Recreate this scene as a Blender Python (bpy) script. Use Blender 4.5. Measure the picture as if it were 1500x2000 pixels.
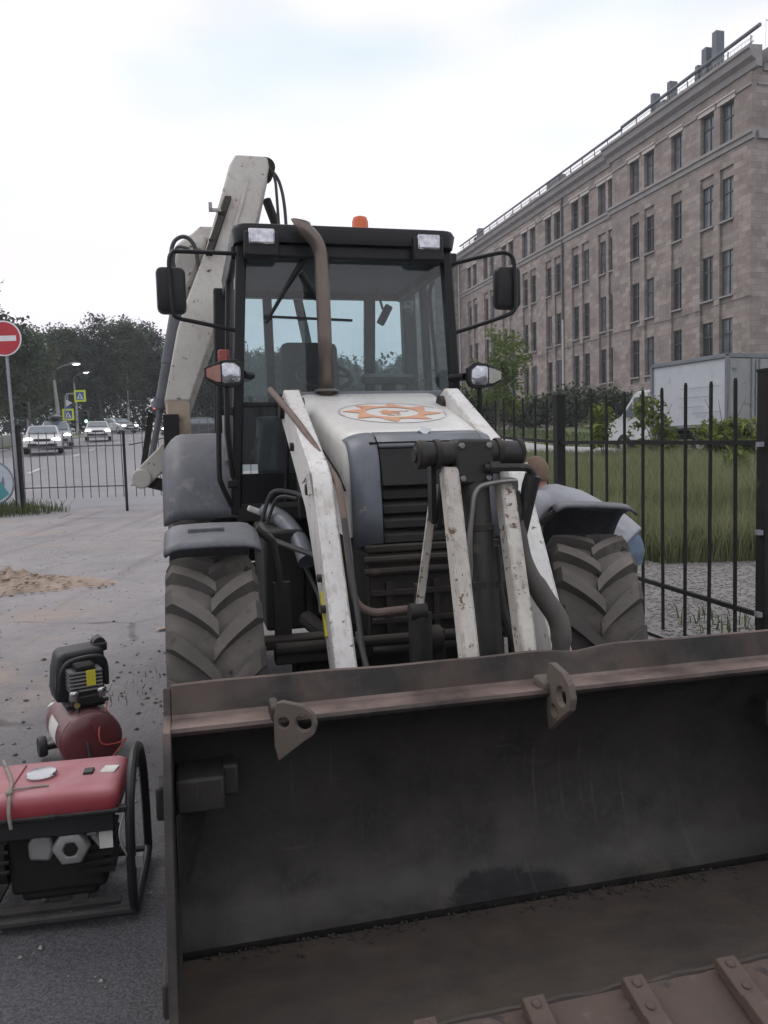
import bpy, bmesh, math, random
import numpy as np
from mathutils import Vector, Matrix
random.seed(7); RNG = np.random.default_rng(11)
for o in list(bpy.data.objects): bpy.data.objects.remove(o)
SC = bpy.context.scene
COL = SC.collection
R = math.radians

# ---------------------------------------------------------------- camera
cam = bpy.data.cameras.new('camera'); camo = bpy.data.objects.new('camera', cam); COL.objects.link(camo)
SC.camera = camo
cam.sensor_fit = 'VERTICAL'; cam.sensor_height = 36.0; cam.lens = 36.0 * 1560.0 / 2000.0
cam.clip_start = 0.05; cam.clip_end = 3000
PITCH = math.atan(124.5 / 1560.0); ROLL = -0.028
camo.matrix_world = (Matrix.Translation((0, 0, 1.6)) @ Matrix.Rotation(math.pi / 2 - PITCH, 4, 'X')
                     @ Matrix.Rotation(ROLL, 4, 'Z'))
SC.render.engine = 'CYCLES'
SC.cycles.max_bounces = 6; SC.cycles.diffuse_bounces = 3; SC.cycles.glossy_bounces = 3; SC.cycles.transmission_bounces = 4; SC.cycles.transparent_max_bounces = 10; SC.cycles.volume_bounces = 0
SC.render.resolution_x = 768; SC.render.resolution_y = 1024

# ---------------------------------------------------------------- world, sun, exposure
SUN_EL, SUN_AZ = R(48), R(-62)          # azimuth from +Y (away from the camera) towards +X
W = bpy.data.worlds.new('World'); SC.world = W; W.use_nodes = True
wn = W.node_tree.nodes; wl = W.node_tree.links
wn.clear()
w_out = wn.new('ShaderNodeOutputWorld'); w_bg = wn.new('ShaderNodeBackground'); w_bg.inputs[1].default_value = 0.1
w_sky = wn.new('ShaderNodeTexSky'); w_sky.sky_type = 'NISHITA'; w_sky.sun_disc = False
w_sky.sun_elevation = SUN_EL; w_sky.sun_rotation = SUN_AZ
w_tc = wn.new('ShaderNodeTexCoord')
w_map = wn.new('ShaderNodeMapping'); w_map.inputs['Scale'].default_value = (1.0, 1.0, 3.2)
w_n1 = wn.new('ShaderNodeTexNoise'); w_n1.inputs['Scale'].default_value = 1.7; w_n1.inputs['Detail'].default_value = 3; w_n1.inputs['Roughness'].default_value = 0.45
w_r1 = wn.new('ShaderNodeValToRGB')
w_r1.color_ramp.elements[0].position = 0.36; w_r1.color_ramp.elements[0].color = (8.2, 9.6, 10.0, 1)
w_r1.color_ramp.elements[1].position = 0.52; w_r1.color_ramp.elements[1].color = (11.2, 10.85, 11.6, 1)
w_n2 = wn.new('ShaderNodeTexNoise'); w_n2.inputs['Scale'].default_value = 2.3; w_n2.inputs['Detail'].default_value = 2
w_r2 = wn.new('ShaderNodeMapRange'); w_r2.inputs[1].default_value = 0.3; w_r2.inputs[2].default_value = 0.5
w_r2.inputs[3].default_value = 0.86; w_r2.inputs[4].default_value = 0.985
w_mix = wn.new('ShaderNodeMix'); w_mix.data_type = 'RGBA'
wl.new(w_tc.outputs['Generated'], w_map.inputs[0]); wl.new(w_map.outputs[0], w_n1.inputs['Vector']); wl.new(w_map.outputs[0], w_n2.inputs['Vector'])
wl.new(w_n1.outputs['Fac'], w_r1.inputs[0]); wl.new(w_n2.outputs['Fac'], w_r2.inputs[0])
wl.new(w_r2.outputs[0], w_mix.inputs[0]); wl.new(w_sky.outputs[0], w_mix.inputs[6]); wl.new(w_r1.outputs[0], w_mix.inputs[7])
wl.new(w_mix.outputs[2], w_bg.inputs[0]); wl.new(w_bg.outputs[0], w_out.inputs[0])

sun = bpy.data.lights.new('sun', 'SUN'); sun.energy = 0.7; sun.angle = R(25); sun.color = (1.0, 0.95, 0.9)
suno = bpy.data.objects.new('sun', sun); COL.objects.link(suno)
sdir = Vector((math.sin(SUN_AZ) * math.cos(SUN_EL), math.cos(SUN_AZ) * math.cos(SUN_EL), math.sin(SUN_EL)))
suno.rotation_euler = sdir.to_track_quat('Z', 'Y').to_euler(); suno.location = sdir * 40

SC.view_settings.view_transform = 'Standard'; SC.view_settings.look = 'None'
SC.view_settings.exposure = 0.0; SC.view_settings.gamma = 1.0; SC.view_settings.use_curve_mapping = False

# ---------------------------------------------------------------- helpers
class MB:
    def __init__(s): s.v = []; s.f = []
    def add(s, vs, fs):
        n = len(s.v); s.v += [tuple(p) for p in vs]; s.f += [tuple(i + n for i in f) for f in fs]; return s
    def box(s, c, d, rot=None):
        hx, hy, hz = d[0] / 2, d[1] / 2, d[2] / 2
        P = [Vector((x, y, z)) for x in (-hx, hx) for y in (-hy, hy) for z in (-hz, hz)]
        if rot is not None: P = [rot @ p for p in P]
        c = Vector(c)
        return s.add([p + c for p in P], [(0, 1, 3, 2), (4, 6, 7, 5), (0, 4, 5, 1), (2, 3, 7, 6), (0, 2, 6, 4), (1, 5, 7, 3)])
    def bar(s, a, b, w, h, upv=(0, 0, 1)):
        a = Vector(a); b = Vector(b); d = (b - a).normalized(); u = Vector(upv)
        x = d.cross(u)
        if x.length < 1e-4: x = d.cross(Vector((1, 0, 0)))
        x.normalize(); u = x.cross(d).normalized()
        P = [p + x * sx * w / 2 + u * su * h / 2 for p in (a, b) for sx, su in ((-1, -1), (1, -1), (1, 1), (-1, 1))]
        return s.add(P, [(0, 1, 2, 3), (7, 6, 5, 4), (0, 4, 5, 1), (1, 5, 6, 2), (2, 6, 7, 3), (3, 7, 4, 0)])
    def tube(s, pts, r, n=10, caps=True):
        pts = [Vector(p) for p in pts]; m = len(pts)
        rr = [r] * m if not hasattr(r, '__len__') else list(r)
        T = []
        for i in range(m):
            t = (pts[min(i + 1, m - 1)] - pts[max(i - 1, 0)])
            T.append(t.normalized() if t.length > 1e-9 else Vector((0, 0, 1)))
        ref = Vector((0, 0, 1)) if abs(T[0].z) < .9 else Vector((1, 0, 0))
        x = T[0].cross(ref).normalized(); vs = []
        for i in range(m):
            x = (x - T[i] * x.dot(T[i])).normalized(); y = T[i].cross(x)
            for k in range(n):
                a = 2 * math.pi * k / n
                vs.append(pts[i] + (x * math.cos(a) + y * math.sin(a)) * rr[i])
        fs = []
        for i in range(m - 1):
            for k in range(n):
                k2 = (k + 1) % n
                fs.append((i * n + k, i * n + k2, (i + 1) * n + k2, (i + 1) * n + k))
        if caps:
            fs.append(tuple(range(n - 1, -1, -1))); fs.append(tuple((m - 1) * n + k for k in range(n)))
        return s.add(vs, fs)
    def prism(s, poly, h0, h1, axis='x'):
        n = len(poly); vs = []
        for h in (h0, h1):
            for a, b in poly:
                vs.append({'x': (h, a, b), 'y': (a, h, b), 'z': (a, b, h)}[axis])
        fs = [tuple(range(n - 1, -1, -1)), tuple(range(n, 2 * n))]
        for i in range(n):
            j = (i + 1) % n; fs.append((i, j, n + j, n + i))
        return s.add(vs, fs)
    def loft(s, secs, caps=True, closed=True):
        n = len(secs[0]); vs = [p for sec in secs for p in sec]; fs = []
        for i in range(len(secs) - 1):
            for k in range(n if closed else n - 1):
                k2 = (k + 1) % n
                fs.append((i * n + k, i * n + k2, (i + 1) * n + k2, (i + 1) * n + k))
        if caps and closed:
            fs.append(tuple(range(n - 1, -1, -1))); fs.append(tuple((len(secs) - 1) * n + k for k in range(n)))
        return s.add(vs, fs)
    def lathe(s, prof, mat, n=20, caps=True):
        vs = []
        for r, h in prof:
            for k in range(n):
                a = 2 * math.pi * k / n; vs.append(mat @ Vector((r * math.cos(a), r * math.sin(a), h)))
        fs = []
        for i in range(len(prof) - 1):
            for k in range(n):
                k2 = (k + 1) % n; fs.append((i * n + k, i * n + k2, (i + 1) * n + k2, (i + 1) * n + k))
        if caps:
            fs.append(tuple(range(n - 1, -1, -1))); fs.append(tuple((len(prof) - 1) * n + k for k in range(n)))
        return s.add(vs, fs)
    def ell(s, c, r, u=14, v=9, rot=None):
        vs = []; fs = []
        for i in range(v + 1):
            th = math.pi * i / v
            for k in range(u):
                ph = 2 * math.pi * k / u
                p = Vector((r[0] * math.sin(th) * math.cos(ph), r[1] * math.sin(th) * math.sin(ph), r[2] * math.cos(th)))
                if rot is not None: p = rot @ p
                vs.append(p + Vector(c))
        for i in range(v):
            for k in range(u):
                k2 = (k + 1) % u; fs.append((i * u + k, (i + 1) * u + k, (i + 1) * u + k2, i * u + k2))
        return s.add(vs, fs)
    def grid(s, fn, nu, nv):
        vs = [fn(i / nu, j / nv) for i in range(nu + 1) for j in range(nv + 1)]
        fs = [(i * (nv + 1) + j, (i + 1) * (nv + 1) + j, (i + 1) * (nv + 1) + j + 1, i * (nv + 1) + j + 1) for i in range(nu) for j in range(nv)]
        return s.add(vs, fs)
    def mesh(s, name, mat, smooth=35):
        me = bpy.data.meshes.new(name); me.from_pydata(s.v, [], s.f); me.validate()
        bm = bmesh.new(); bm.from_mesh(me)
        bmesh.ops.remove_doubles(bm, verts=bm.verts, dist=1e-5)
        bmesh.ops.recalc_face_normals(bm, faces=bm.faces); bm.to_mesh(me); bm.free()
        if mat is not None: me.materials.append(mat)
        if smooth:
            me.polygons.foreach_set('use_smooth', [True] * len(me.polygons))
            me.set_sharp_from_angle(angle=R(smooth))
        return me
    def build(s, name, mat, parent=None, smooth=35, bevel=0, solid=0, sub=0):
        o = bpy.data.objects.new(name, s.mesh(name, mat, smooth)); COL.objects.link(o)
        if parent is not None: o.parent = parent
        if solid:
            m = o.modifiers.new('s', 'SOLIDIFY'); m.thickness = solid; m.offset = 0
        if bevel:
            m = o.modifiers.new('b', 'BEVEL'); m.width = bevel; m.segments = 2; m.limit_method = 'ANGLE'; m.angle_limit = R(30)
            m.harden_normals = False
        if sub:
            m = o.modifiers.new('d', 'SUBSURF'); m.levels = sub; m.render_levels = sub
        return o

def fast_mesh(name, V, F, mat, attr=None):
    """V (n,3), F (m,k) numpy -> mesh"""
    me = bpy.data.meshes.new(name); n = len(V); m, k = F.shape
    me.vertices.add(n); me.vertices.foreach_set('co', np.ascontiguousarray(V, np.float32).ravel())
    me.loops.add(m * k); me.loops.foreach_set('vertex_index', np.ascontiguousarray(F, np.int32).ravel())
    me.polygons.add(m); me.polygons.foreach_set('loop_start', np.arange(0, m * k, k, dtype=np.int32))
    me.update(calc_edges=True)
    if mat is not None: me.materials.append(mat)
    if attr is not None:
        a = me.attributes.new('tint', 'FLOAT', 'POINT'); a.data.foreach_set('value', np.ascontiguousarray(attr, np.float32))
    return me
def link(name, me, parent=None):
    o = bpy.data.objects.new(name, me); COL.objects.link(o)
    if parent is not None: o.parent = parent
    return o
def tag(o, label=None, cat=None, group=None, kind=None):
    if label: o['label'] = label
    if cat: o['category'] = cat
    if group: o['group'] = group
    if kind: o['kind'] = kind
    return o
def empty(name, loc=(0, 0, 0), rz=0, parent=None):
    o = bpy.data.objects.new(name, None); COL.objects.link(o); o.location = loc; o.rotation_euler = (0, 0, rz)
    o.empty_display_size = 0.1
    if parent is not None: o.parent = parent
    return o
def copy_tree(o, parent=None):
    c = o.copy(); COL.objects.link(c); c.parent = parent
    for ch in list(o.children): copy_tree(ch, c)
    return c
def smoothcurve(pts, n=6):
    """Catmull-Rom"""
    P = [Vector(p) for p in pts]; out = []
    for i in range(len(P) - 1):
        p0 = P[max(i - 1, 0)]; p1 = P[i]; p2 = P[i + 1]; p3 = P[min(i + 2, len(P) - 1)]
        for k in range(n):
            t = k / n
            out.append(0.5 * ((2 * p1) + (-p0 + p2) * t + (2 * p0 - 5 * p1 + 4 * p2 - p3) * t * t + (-p0 + 3 * p1 - 3 * p2 + p3) * t ** 3))
    out.append(P[-1]); return out

# ---------------------------------------------------------------- materials
def mat(name, c1, c2=None, scale=6.0, rough=0.6, metal=0.0, bump=0.0, bscale=40.0, spots=(), dust=None, emit=None, spec=0.5, det=6, seed=0.0, coord='Object', roughvar=0.1, stretch=None, streak=None, edge=None):
    """c1..c2 mixed by noise; spots = [(colour, scale, threshold, softness, rough)]; dust = (colour, amount): settled on upward faces"""
    m = bpy.data.materials.new(name); m.use_nodes = True; nt = m.node_tree; N = nt.nodes; L = nt.links
    N.clear(); out = N.new('ShaderNodeOutputMaterial'); b = N.new('ShaderNodeBsdfPrincipled'); L.new(b.outputs[0], out.inputs[0])
    b.inputs['Metallic'].default_value = metal; b.inputs['Specular IOR Level'].default_value = spec
    tc = N.new('ShaderNodeTexCoord'); mp = N.new('ShaderNodeMapping'); L.new(tc.outputs[coord], mp.inputs[0])
    mp.inputs['Location'].default_value = (seed, seed * 1.7, seed * .6)
    if stretch: mp.inputs['Scale'].default_value = stretch
    def noise(sc, d=det, rg=0.6):
        n = N.new('ShaderNodeTexNoise'); n.inputs['Scale'].default_value = sc; n.inputs['Detail'].default_value = d; n.inputs['Roughness'].default_value = rg
        L.new(mp.outputs[0], n.inputs['Vector']); return n
    def mix(fac, a, bb):
        x = N.new('ShaderNodeMix'); x.data_type = 'RGBA'
        if fac is not None: L.new(fac, x.inputs[0])
        for i, s_ in ((6, a), (7, bb)):
            if isinstance(s_, tuple): x.inputs[i].default_value = s_ + (1,)
            else: L.new(s_, x.inputs[i])
        return x.outputs[2]
    def rng(src, lo, hi, a=0., b_=1.):
        r = N.new('ShaderNodeMapRange'); r.inputs[1].default_value = lo; r.inputs[2].default_value = hi; r.inputs[3].default_value = a; r.inputs[4].default_value = b_
        L.new(src, r.inputs[0]); return r.outputs[0]
    n1 = noise(scale)
    col = mix(rng(n1.outputs['Fac'], .32, .68), tuple(c1), tuple(c2 if c2 else c1))
    rgh = rng(n1.outputs['Fac'], .3, .7, max(0, rough - roughvar), min(1, rough + roughvar))
    for sp in spots:
        ns = noise(sp[1], 8, 0.62); f = rng(ns.outputs['Fac'], sp[2], sp[2] + sp[3])
        col = mix(f, col, tuple(sp[0]))
        if len(sp) > 4:
            x = N.new('ShaderNodeMix'); L.new(f, x.inputs[0]); L.new(rgh, x.inputs[2]); x.inputs[3].default_value = sp[4]; rgh = x.outputs[0]
    if streak:
        mq = N.new('ShaderNodeMapping'); mq.inputs['Scale'].default_value = (26, 26, 1.6); L.new(tc.outputs[coord], mq.inputs[0]); ns = N.new('ShaderNodeTexNoise'); ns.inputs['Scale'].default_value = 1.0; ns.inputs['Detail'].default_value = 6; ns.inputs['Roughness'].default_value = .65; L.new(mq.outputs[0], ns.inputs['Vector'])
        n3 = noise(3.0, 4, .6); mm = N.new('ShaderNodeMath'); mm.operation = 'MULTIPLY'; L.new(rng(ns.outputs['Fac'], .50, .70, 0, streak[1]), mm.inputs[0]); L.new(rng(n3.outputs['Fac'], .35, .65), mm.inputs[1]); col = mix(mm.outputs[0], col, tuple(streak[0]))
    if edge:
        bv = N.new('ShaderNodeBevel'); bv.samples = 2; bv.inputs[0].default_value = edge[1]; gg = N.new('ShaderNodeNewGeometry'); dt = N.new('ShaderNodeVectorMath'); dt.operation = 'DOT_PRODUCT'; L.new(bv.outputs[0], dt.inputs[0]); L.new(gg.outputs['Normal'], dt.inputs[1])
        ne = noise(22, 6, .7); me_ = N.new('ShaderNodeMath'); me_.operation = 'MULTIPLY'; L.new(rng(dt.outputs['Value'], .985, .90), me_.inputs[0]); L.new(rng(ne.outputs['Fac'], .44, .56), me_.inputs[1]); col = mix(me_.outputs[0], col, tuple(edge[0]))
    if dust:
        g = N.new('ShaderNodeNewGeometry'); sx = N.new('ShaderNodeSeparateXYZ'); L.new(g.outputs['Normal'], sx.inputs[0])
        up = rng(sx.outputs[2], .2, .95, 0, dust[1]); nd = noise(5.0, 6, .65)
        mm = N.new('ShaderNodeMath'); mm.operation = 'MULTIPLY'; L.new(up, mm.inputs[0]); L.new(rng(nd.outputs['Fac'], .3, .65, .35, 1), mm.inputs[1])
        col = mix(mm.outputs[0], col, tuple(dust[0]))
    L.new(col, b.inputs['Base Color']); L.new(rgh, b.inputs['Roughness'])
    if bump:
        nb = noise(bscale, 5, .6); bp = N.new('ShaderNodeBump'); bp.inputs['Strength'].default_value = bump; bp.inputs['Distance'].default_value = 0.01
        L.new(nb.outputs['Fac'], bp.inputs['Height']); L.new(bp.outputs[0], b.inputs['Normal'])
    if emit:
        b.inputs['Emission Color'].default_value = tuple(emit[0]) + (1,); b.inputs['Emission Strength'].default_value = emit[1]
    return m
def glass(name, tint, rough=0.0, fres=1.5, add=0.0, haze=0.0):
    m = bpy.data.materials.new(name); m.use_nodes = True; nt = m.node_tree; N = nt.nodes; L = nt.links; N.clear()
    out = N.new('ShaderNodeOutputMaterial'); t = N.new('ShaderNodeBsdfTransparent'); t.inputs[0].default_value = tuple(tint) + (1,)
    g = N.new('ShaderNodeBsdfGlossy'); g.inputs['Roughness'].default_value = rough
    f = N.new('ShaderNodeFresnel'); f.inputs[0].default_value = fres
    mx = N.new('ShaderNodeMixShader'); src = f.outputs[0]
    if add:
        a = N.new('ShaderNodeMath'); a.operation = 'ADD'; a.inputs[1].default_value = add; a.use_clamp = True; L.new(src, a.inputs[0]); src = a.outputs[0]
    L.new(src, mx.inputs[0]); L.new(t.outputs[0], mx.inputs[1]); L.new(g.outputs[0], mx.inputs[2]); res = mx.outputs[0]
    if haze:
        d = N.new('ShaderNodeBsdfDiffuse'); d.inputs[0].default_value = (.45, .5, .5, 1); m2 = N.new('ShaderNodeMixShader')
        tc = N.new('ShaderNodeTexCoord'); n = N.new('ShaderNodeTexNoise'); n.inputs['Scale'].default_value = 3; n.inputs['Detail'].default_value = 6
        L.new(tc.outputs['Object'], n.inputs['Vector']); r = N.new('ShaderNodeMapRange'); r.inputs[1].default_value = .3; r.inputs[2].default_value = .7; r.inputs[3].default_value = haze * .5; r.inputs[4].default_value = haze
        L.new(n.outputs['Fac'], r.inputs[0]); L.new(r.outputs[0], m2.inputs[0]); L.new(res, m2.inputs[1]); L.new(d.outputs[0], m2.inputs[2]); res = m2.outputs[0]
    L.new(res, out.inputs[0]); return m

DUST = (.30, .27, .25)
M = {}
M['white_paint'] = mat('white_paint', (.74, .73, .70), (.66, .65, .62), 5, .35, spots=[((.42, .39, .36), 3, .60, .2, .8), ((.14, .09, .06), 60, .70, .02, .9)], bump=.03, streak=((.40, .36, .32), .35), dust=((.52, .48, .44), .3))
M['arm_paint'] = mat('arm_paint', (.70, .69, .67), (.60, .58, .55), 5, .42, spots=[((.50, .44, .36), 4, .60, .15, .8), ((.16, .09, .045), 34, .64, .03, .9), ((.05, .03, .02), 75, .665, .02, .9)], bump=.05, streak=((.26, .19, .13), .55), edge=((.13, .085, .055), .012))
M['link_paint'] = mat('link_paint', (.56, .53, .48), (.41, .375, .33), 6, .55, spots=[((.12, .085, .06), 16, .60, .05, .8), ((.05, .04, .03), 45, .63, .03, .9)], bump=.08, streak=((.16, .12, .09), .7), edge=((.09, .065, .045), .012))
M['boom_paint'] = mat('boom_paint', (.47, .45, .42), (.40, .37, .34), 3, .6, spots=[((.32, .22, .12), 5, .60, .10, .8), ((.09, .06, .04), 14, .63, .04, .9)], bump=.08, streak=((.24, .18, .13), .6), edge=None)
M['cream_rust'] = mat('cream_rust', (.46, .38, .29), (.36, .28, .2), 4, .6, spots=[((.2, .11, .05), 6, .56, .08, .9)], bump=.1)
M['grey_plastic'] = mat('grey_plastic', (.082, .087, .104), (.062, .066, .078), 4, .5, bump=.05, bscale=150, dust=((.30, .29, .29), .30), spots=[((.2, .19, .19), 7, .60, .15, .8), ((.05, .05, .055), 22, .66, .03, .6)], streak=((.22, .21, .205), .45))
M['grille_grey'] = mat('grille_grey', (.13, .145, .17), (.10, .11, .13), 4, .42, bump=.03, bscale=150, dust=((.3, .29, .29), .2), spots=[((.24, .23, .22), 20, .66, .05, .8)], streak=((.24, .23, .22), .4))
M['black_paint'] = mat('black_paint', (.010, .0105, .012), (.016, .016, .018), 6, .42, dust=(DUST, .05), spec=.3)
M['black_dusty'] = mat('black_dusty', (.014, .014, .015), (.028, .027, .026), 5, .75, dust=(DUST, .2), bump=.05, spec=.25)
M['grease'] = mat('grease', (.014, .013, .012), (.028, .025, .023), 14, .55, bump=.25, bscale=35, spots=[((.085, .07, .055), 9, .60, .1, .9)])
M['frame_dark'] = mat('frame_dark', (.024, .021, .019), (.044, .038, .033), 7, .8, bump=.15, dust=((.22, .19, .165), .3), spots=[((.085, .065, .052), 6, .60, .12, .9)], spec=.25)
M['engine_dark'] = mat('engine_dark', (.010, .010, .010), (.02, .0185, .017), 8, .85, bump=.2, dust=(DUST, .1), spec=.2)
M['tyre'] = mat('tyre', (.066, .061, .057), (.108, .098, .09), 6, .88, bump=.12, bscale=60, dust=((.25, .222, .2), .5), spots=[((.16, .14, .125), 5, .52, .16, .95), ((.03, .028, .027), 17, .62, .06, .9)], spec=.2)
M['rim'] = mat('rim', (.5, .48, .44), (.4, .38, .35), 6, .6, spots=[((.13, .1, .08), 8, .58, .08, .9)])
M['steel'] = mat('steel', (.30, .29, .28), (.2, .19, .18), 10, .45, metal=.8)
M['chrome'] = mat('chrome', (.55, .55, .57), (.45, .45, .47), 10, .22, metal=1.0)
M['rod'] = mat('rod', (.5, .5, .5), (.35, .34, .33), 10, .3, metal=.9)
M['exhaust'] = mat('exhaust', (.13, .10, .085), (.20, .165, .145), 8, .38, metal=.75, spots=[((.12, .075, .055), 6, .55, .12, .8)], stretch=(1, 1, .3))
M['rust_pipe'] = mat('rust_pipe', (.13, .088, .072), (.18, .13, .108), 9, .7, spots=[((.10, .07, .06), 7, .56, .1, .8)])
M['hose'] = mat('hose', (.03, .03, .032), (.05, .05, .05), 20, .55, bump=.1)
M['lens'] = mat('lens', (.62, .63, .66), (.35, .36, .4), 26, .10, metal=.75, spec=.8)
M['orange_lens'] = mat('orange_lens', (.34, .17, .13), (.27, .12, .09), 20, .2)
M['beacon_lens'] = mat('beacon_lens', (.80, .17, .05), (.62, .10, .03), 12, .2)
M['red_lens'] = mat('red_lens', (.35, .05, .04), (.28, .04, .03), 20, .25)
M['clear_glass'] = glass('clear_glass', (.9, .9, .92), add=.05)
M['cab_glass'] = glass('cab_glass', (.65, .76, .78), add=.02, haze=.085)
M['cab_interior'] = mat('cab_interior', (.055, .06, .066), (.04, .044, .05), 6, .8)
M['headliner'] = mat('headliner', (.16, .18, .195), (.13, .15, .165), 5, .9)
M['seat_cloth'] = mat('seat_cloth', (.035, .037, .042), (.05, .05, .055), 12, .9, bump=.1, bscale=200)
M['yellow_tag'] = mat('yellow_tag', (.62, .55, .04), (.5, .44, .04), 9, .6)
M['white_label'] = mat('white_label', (.62, .62, .58), (.48, .48, .44), 20, .6)
M['decal_white'] = mat('decal_white', (.72, .71, .68), (.66, .64, .60), 9, .4)
M['decal_orange'] = mat('decal_orange', (.60, .29, .16), (.66, .37, .24), 14, .5, spots=[((.72, .62, .52), 22, .60, .06, .5)])
M['decal_grey'] = mat('decal_grey', (.34, .32, .31), (.5, .48, .46), 12, .5)
M['red_paint'] = mat('red_paint', (.33, .05, .065), (.27, .04, .052), 4, .5, dust=((.44, .28, .29), .6), spots=[((.5, .3, .3), 8, .66, .1, .8)])
M['dark_red'] = mat('dark_red', (.105, .022, .027), (.14, .034, .037), 5, .35, dust=((.28, .2, .19), .5), spots=[((.26, .2, .18), 5, .58, .2, .8)])
M['black_plastic'] = mat('black_plastic', (.014, .0145, .016), (.022, .022, .023), 7, .5, dust=(DUST, .15), spec=.3)
M['alu'] = mat('alu', (.34, .33, .33), (.24, .24, .24), 10, .5, metal=.5, dust=(DUST, .3))
M['rope'] = mat('rope', (.30, .27, .23), (.2, .18, .15), 40, .9, bump=.3, bscale=120)
M['red_wire'] = mat('red_wire', (.55, .10, .07), None, 5, .5)
M['iron_black'] = mat('iron_black', (.010, .010, .0105), (.018, .0175, .017), 9, .65, spec=.25, spots=[((.07, .055, .045), 12, .64, .06, .9)])
M['iron_grey'] = mat('iron_grey', (.07, .07, .075), (.11, .105, .11), 9, .6)
M['galv'] = mat('galv', (.30, .31, .33), (.24, .25, .27), 8, .5, metal=.3)
M['sign_red'] = mat('sign_red', (.46, .02, .035), (.40, .02, .03), 3, .45)
M['sign_white'] = mat('sign_white', (.72, .70, .72), (.66, .64, .66), 3, .45)
M['sign_blue'] = mat('sign_blue', (.05, .10, .35), None, 3, .5)
M['sign_yellow'] = mat('sign_yellow', (.62, .72, .05), None, 3, .5)
M['sign_black'] = mat('sign_black', (.02, .02, .02), None, 3, .6)
M['teal'] = mat('teal', (.05, .25, .28), (.08, .3, .32), 5, .6)
M['board_orange'] = mat('board_orange', (.45, .17, .06), (.4, .22, .08), 9, .6)
M['board_grey'] = mat('board_grey', (.2, .23, .28), (.14, .16, .2), 6, .6)
M['board_pale'] = mat('board_pale', (.5, .55, .6), (.42, .46, .5), 8, .6)
M['balloon'] = mat('balloon', (.10, .48, .68), None, 3, .3)
M['lamp_on'] = mat('lamp_on', (.9, .9, .9), None, 3, .3, emit=((1, .98, .95), 7))
M['headlamp_on'] = mat('headlamp_on', (.9, .9, .9), None, 3, .2, emit=((1, .93, .84), 22))
M['green_on'] = mat('green_on', (.3, .9, .7), None, 3, .3, emit=((.55, 1, .85), 4))
M['red_on'] = mat('red_on', (.8, .1, .08), None, 3, .3, emit=((1, .25, .2), .8))
M['car_white'] = mat('car_white', (.62, .62, .62), (.56, .56, .56), 2, .25)
M['car_silver'] = mat('car_silver', (.42, .43, .45), (.38, .39, .41), 2, .28, metal=.3)
M['car_dark'] = mat('car_dark', (.035, .036, .042), (.045, .045, .05), 2, .25)
M['car_glass'] = mat('car_glass', (.10, .12, .14), (.14, .17, .19), 2, .06, spec=.9)
M['clear_turn'] = mat('clear_turn', (.42, .42, .38), (.3, .3, .27), 14, .2, metal=.2)
M['hose_sleeve'] = mat('hose_sleeve', (.085, .076, .07), (.12, .108, .10), 12, .8, bump=.3, bscale=25)
M['cyl_grey'] = mat('cyl_grey', (.10, .105, .12), (.075, .08, .09), 6, .5)
# ---------------------------------------------------------------- terrain
LP = [(-60, 0), (10, 0), (16, .08), (22.5, .26), (28, .78), (38, 1.62), (58, 2.65), (75, 3.6), (90, 4.3), (130, 5.6), (400, 9), (900, 12)]
RP = [(-60, 0), (7, .03), (12, .30), (20, .85), (27, 1.25), (33, 1.75), (45, 2.5), (80, 3.4), (130, 5.6), (400, 9), (900, 12)]
def terr_np(X, Y):
    t = np.clip((X + .2436 * Y + 1) / 4.0, 0, 1); t = t * t * (3 - 2 * t)
    return np.interp(Y, [p[0] for p in LP], [p[1] for p in LP]) * (1 - t) + np.interp(Y, [p[0] for p in RP], [p[1] for p in RP]) * t
def terr(X, Y): return float(terr_np(np.array([X]), np.array([Y]))[0])
def fenceX(Y): return 3.615 - .2436 * Y

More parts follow.
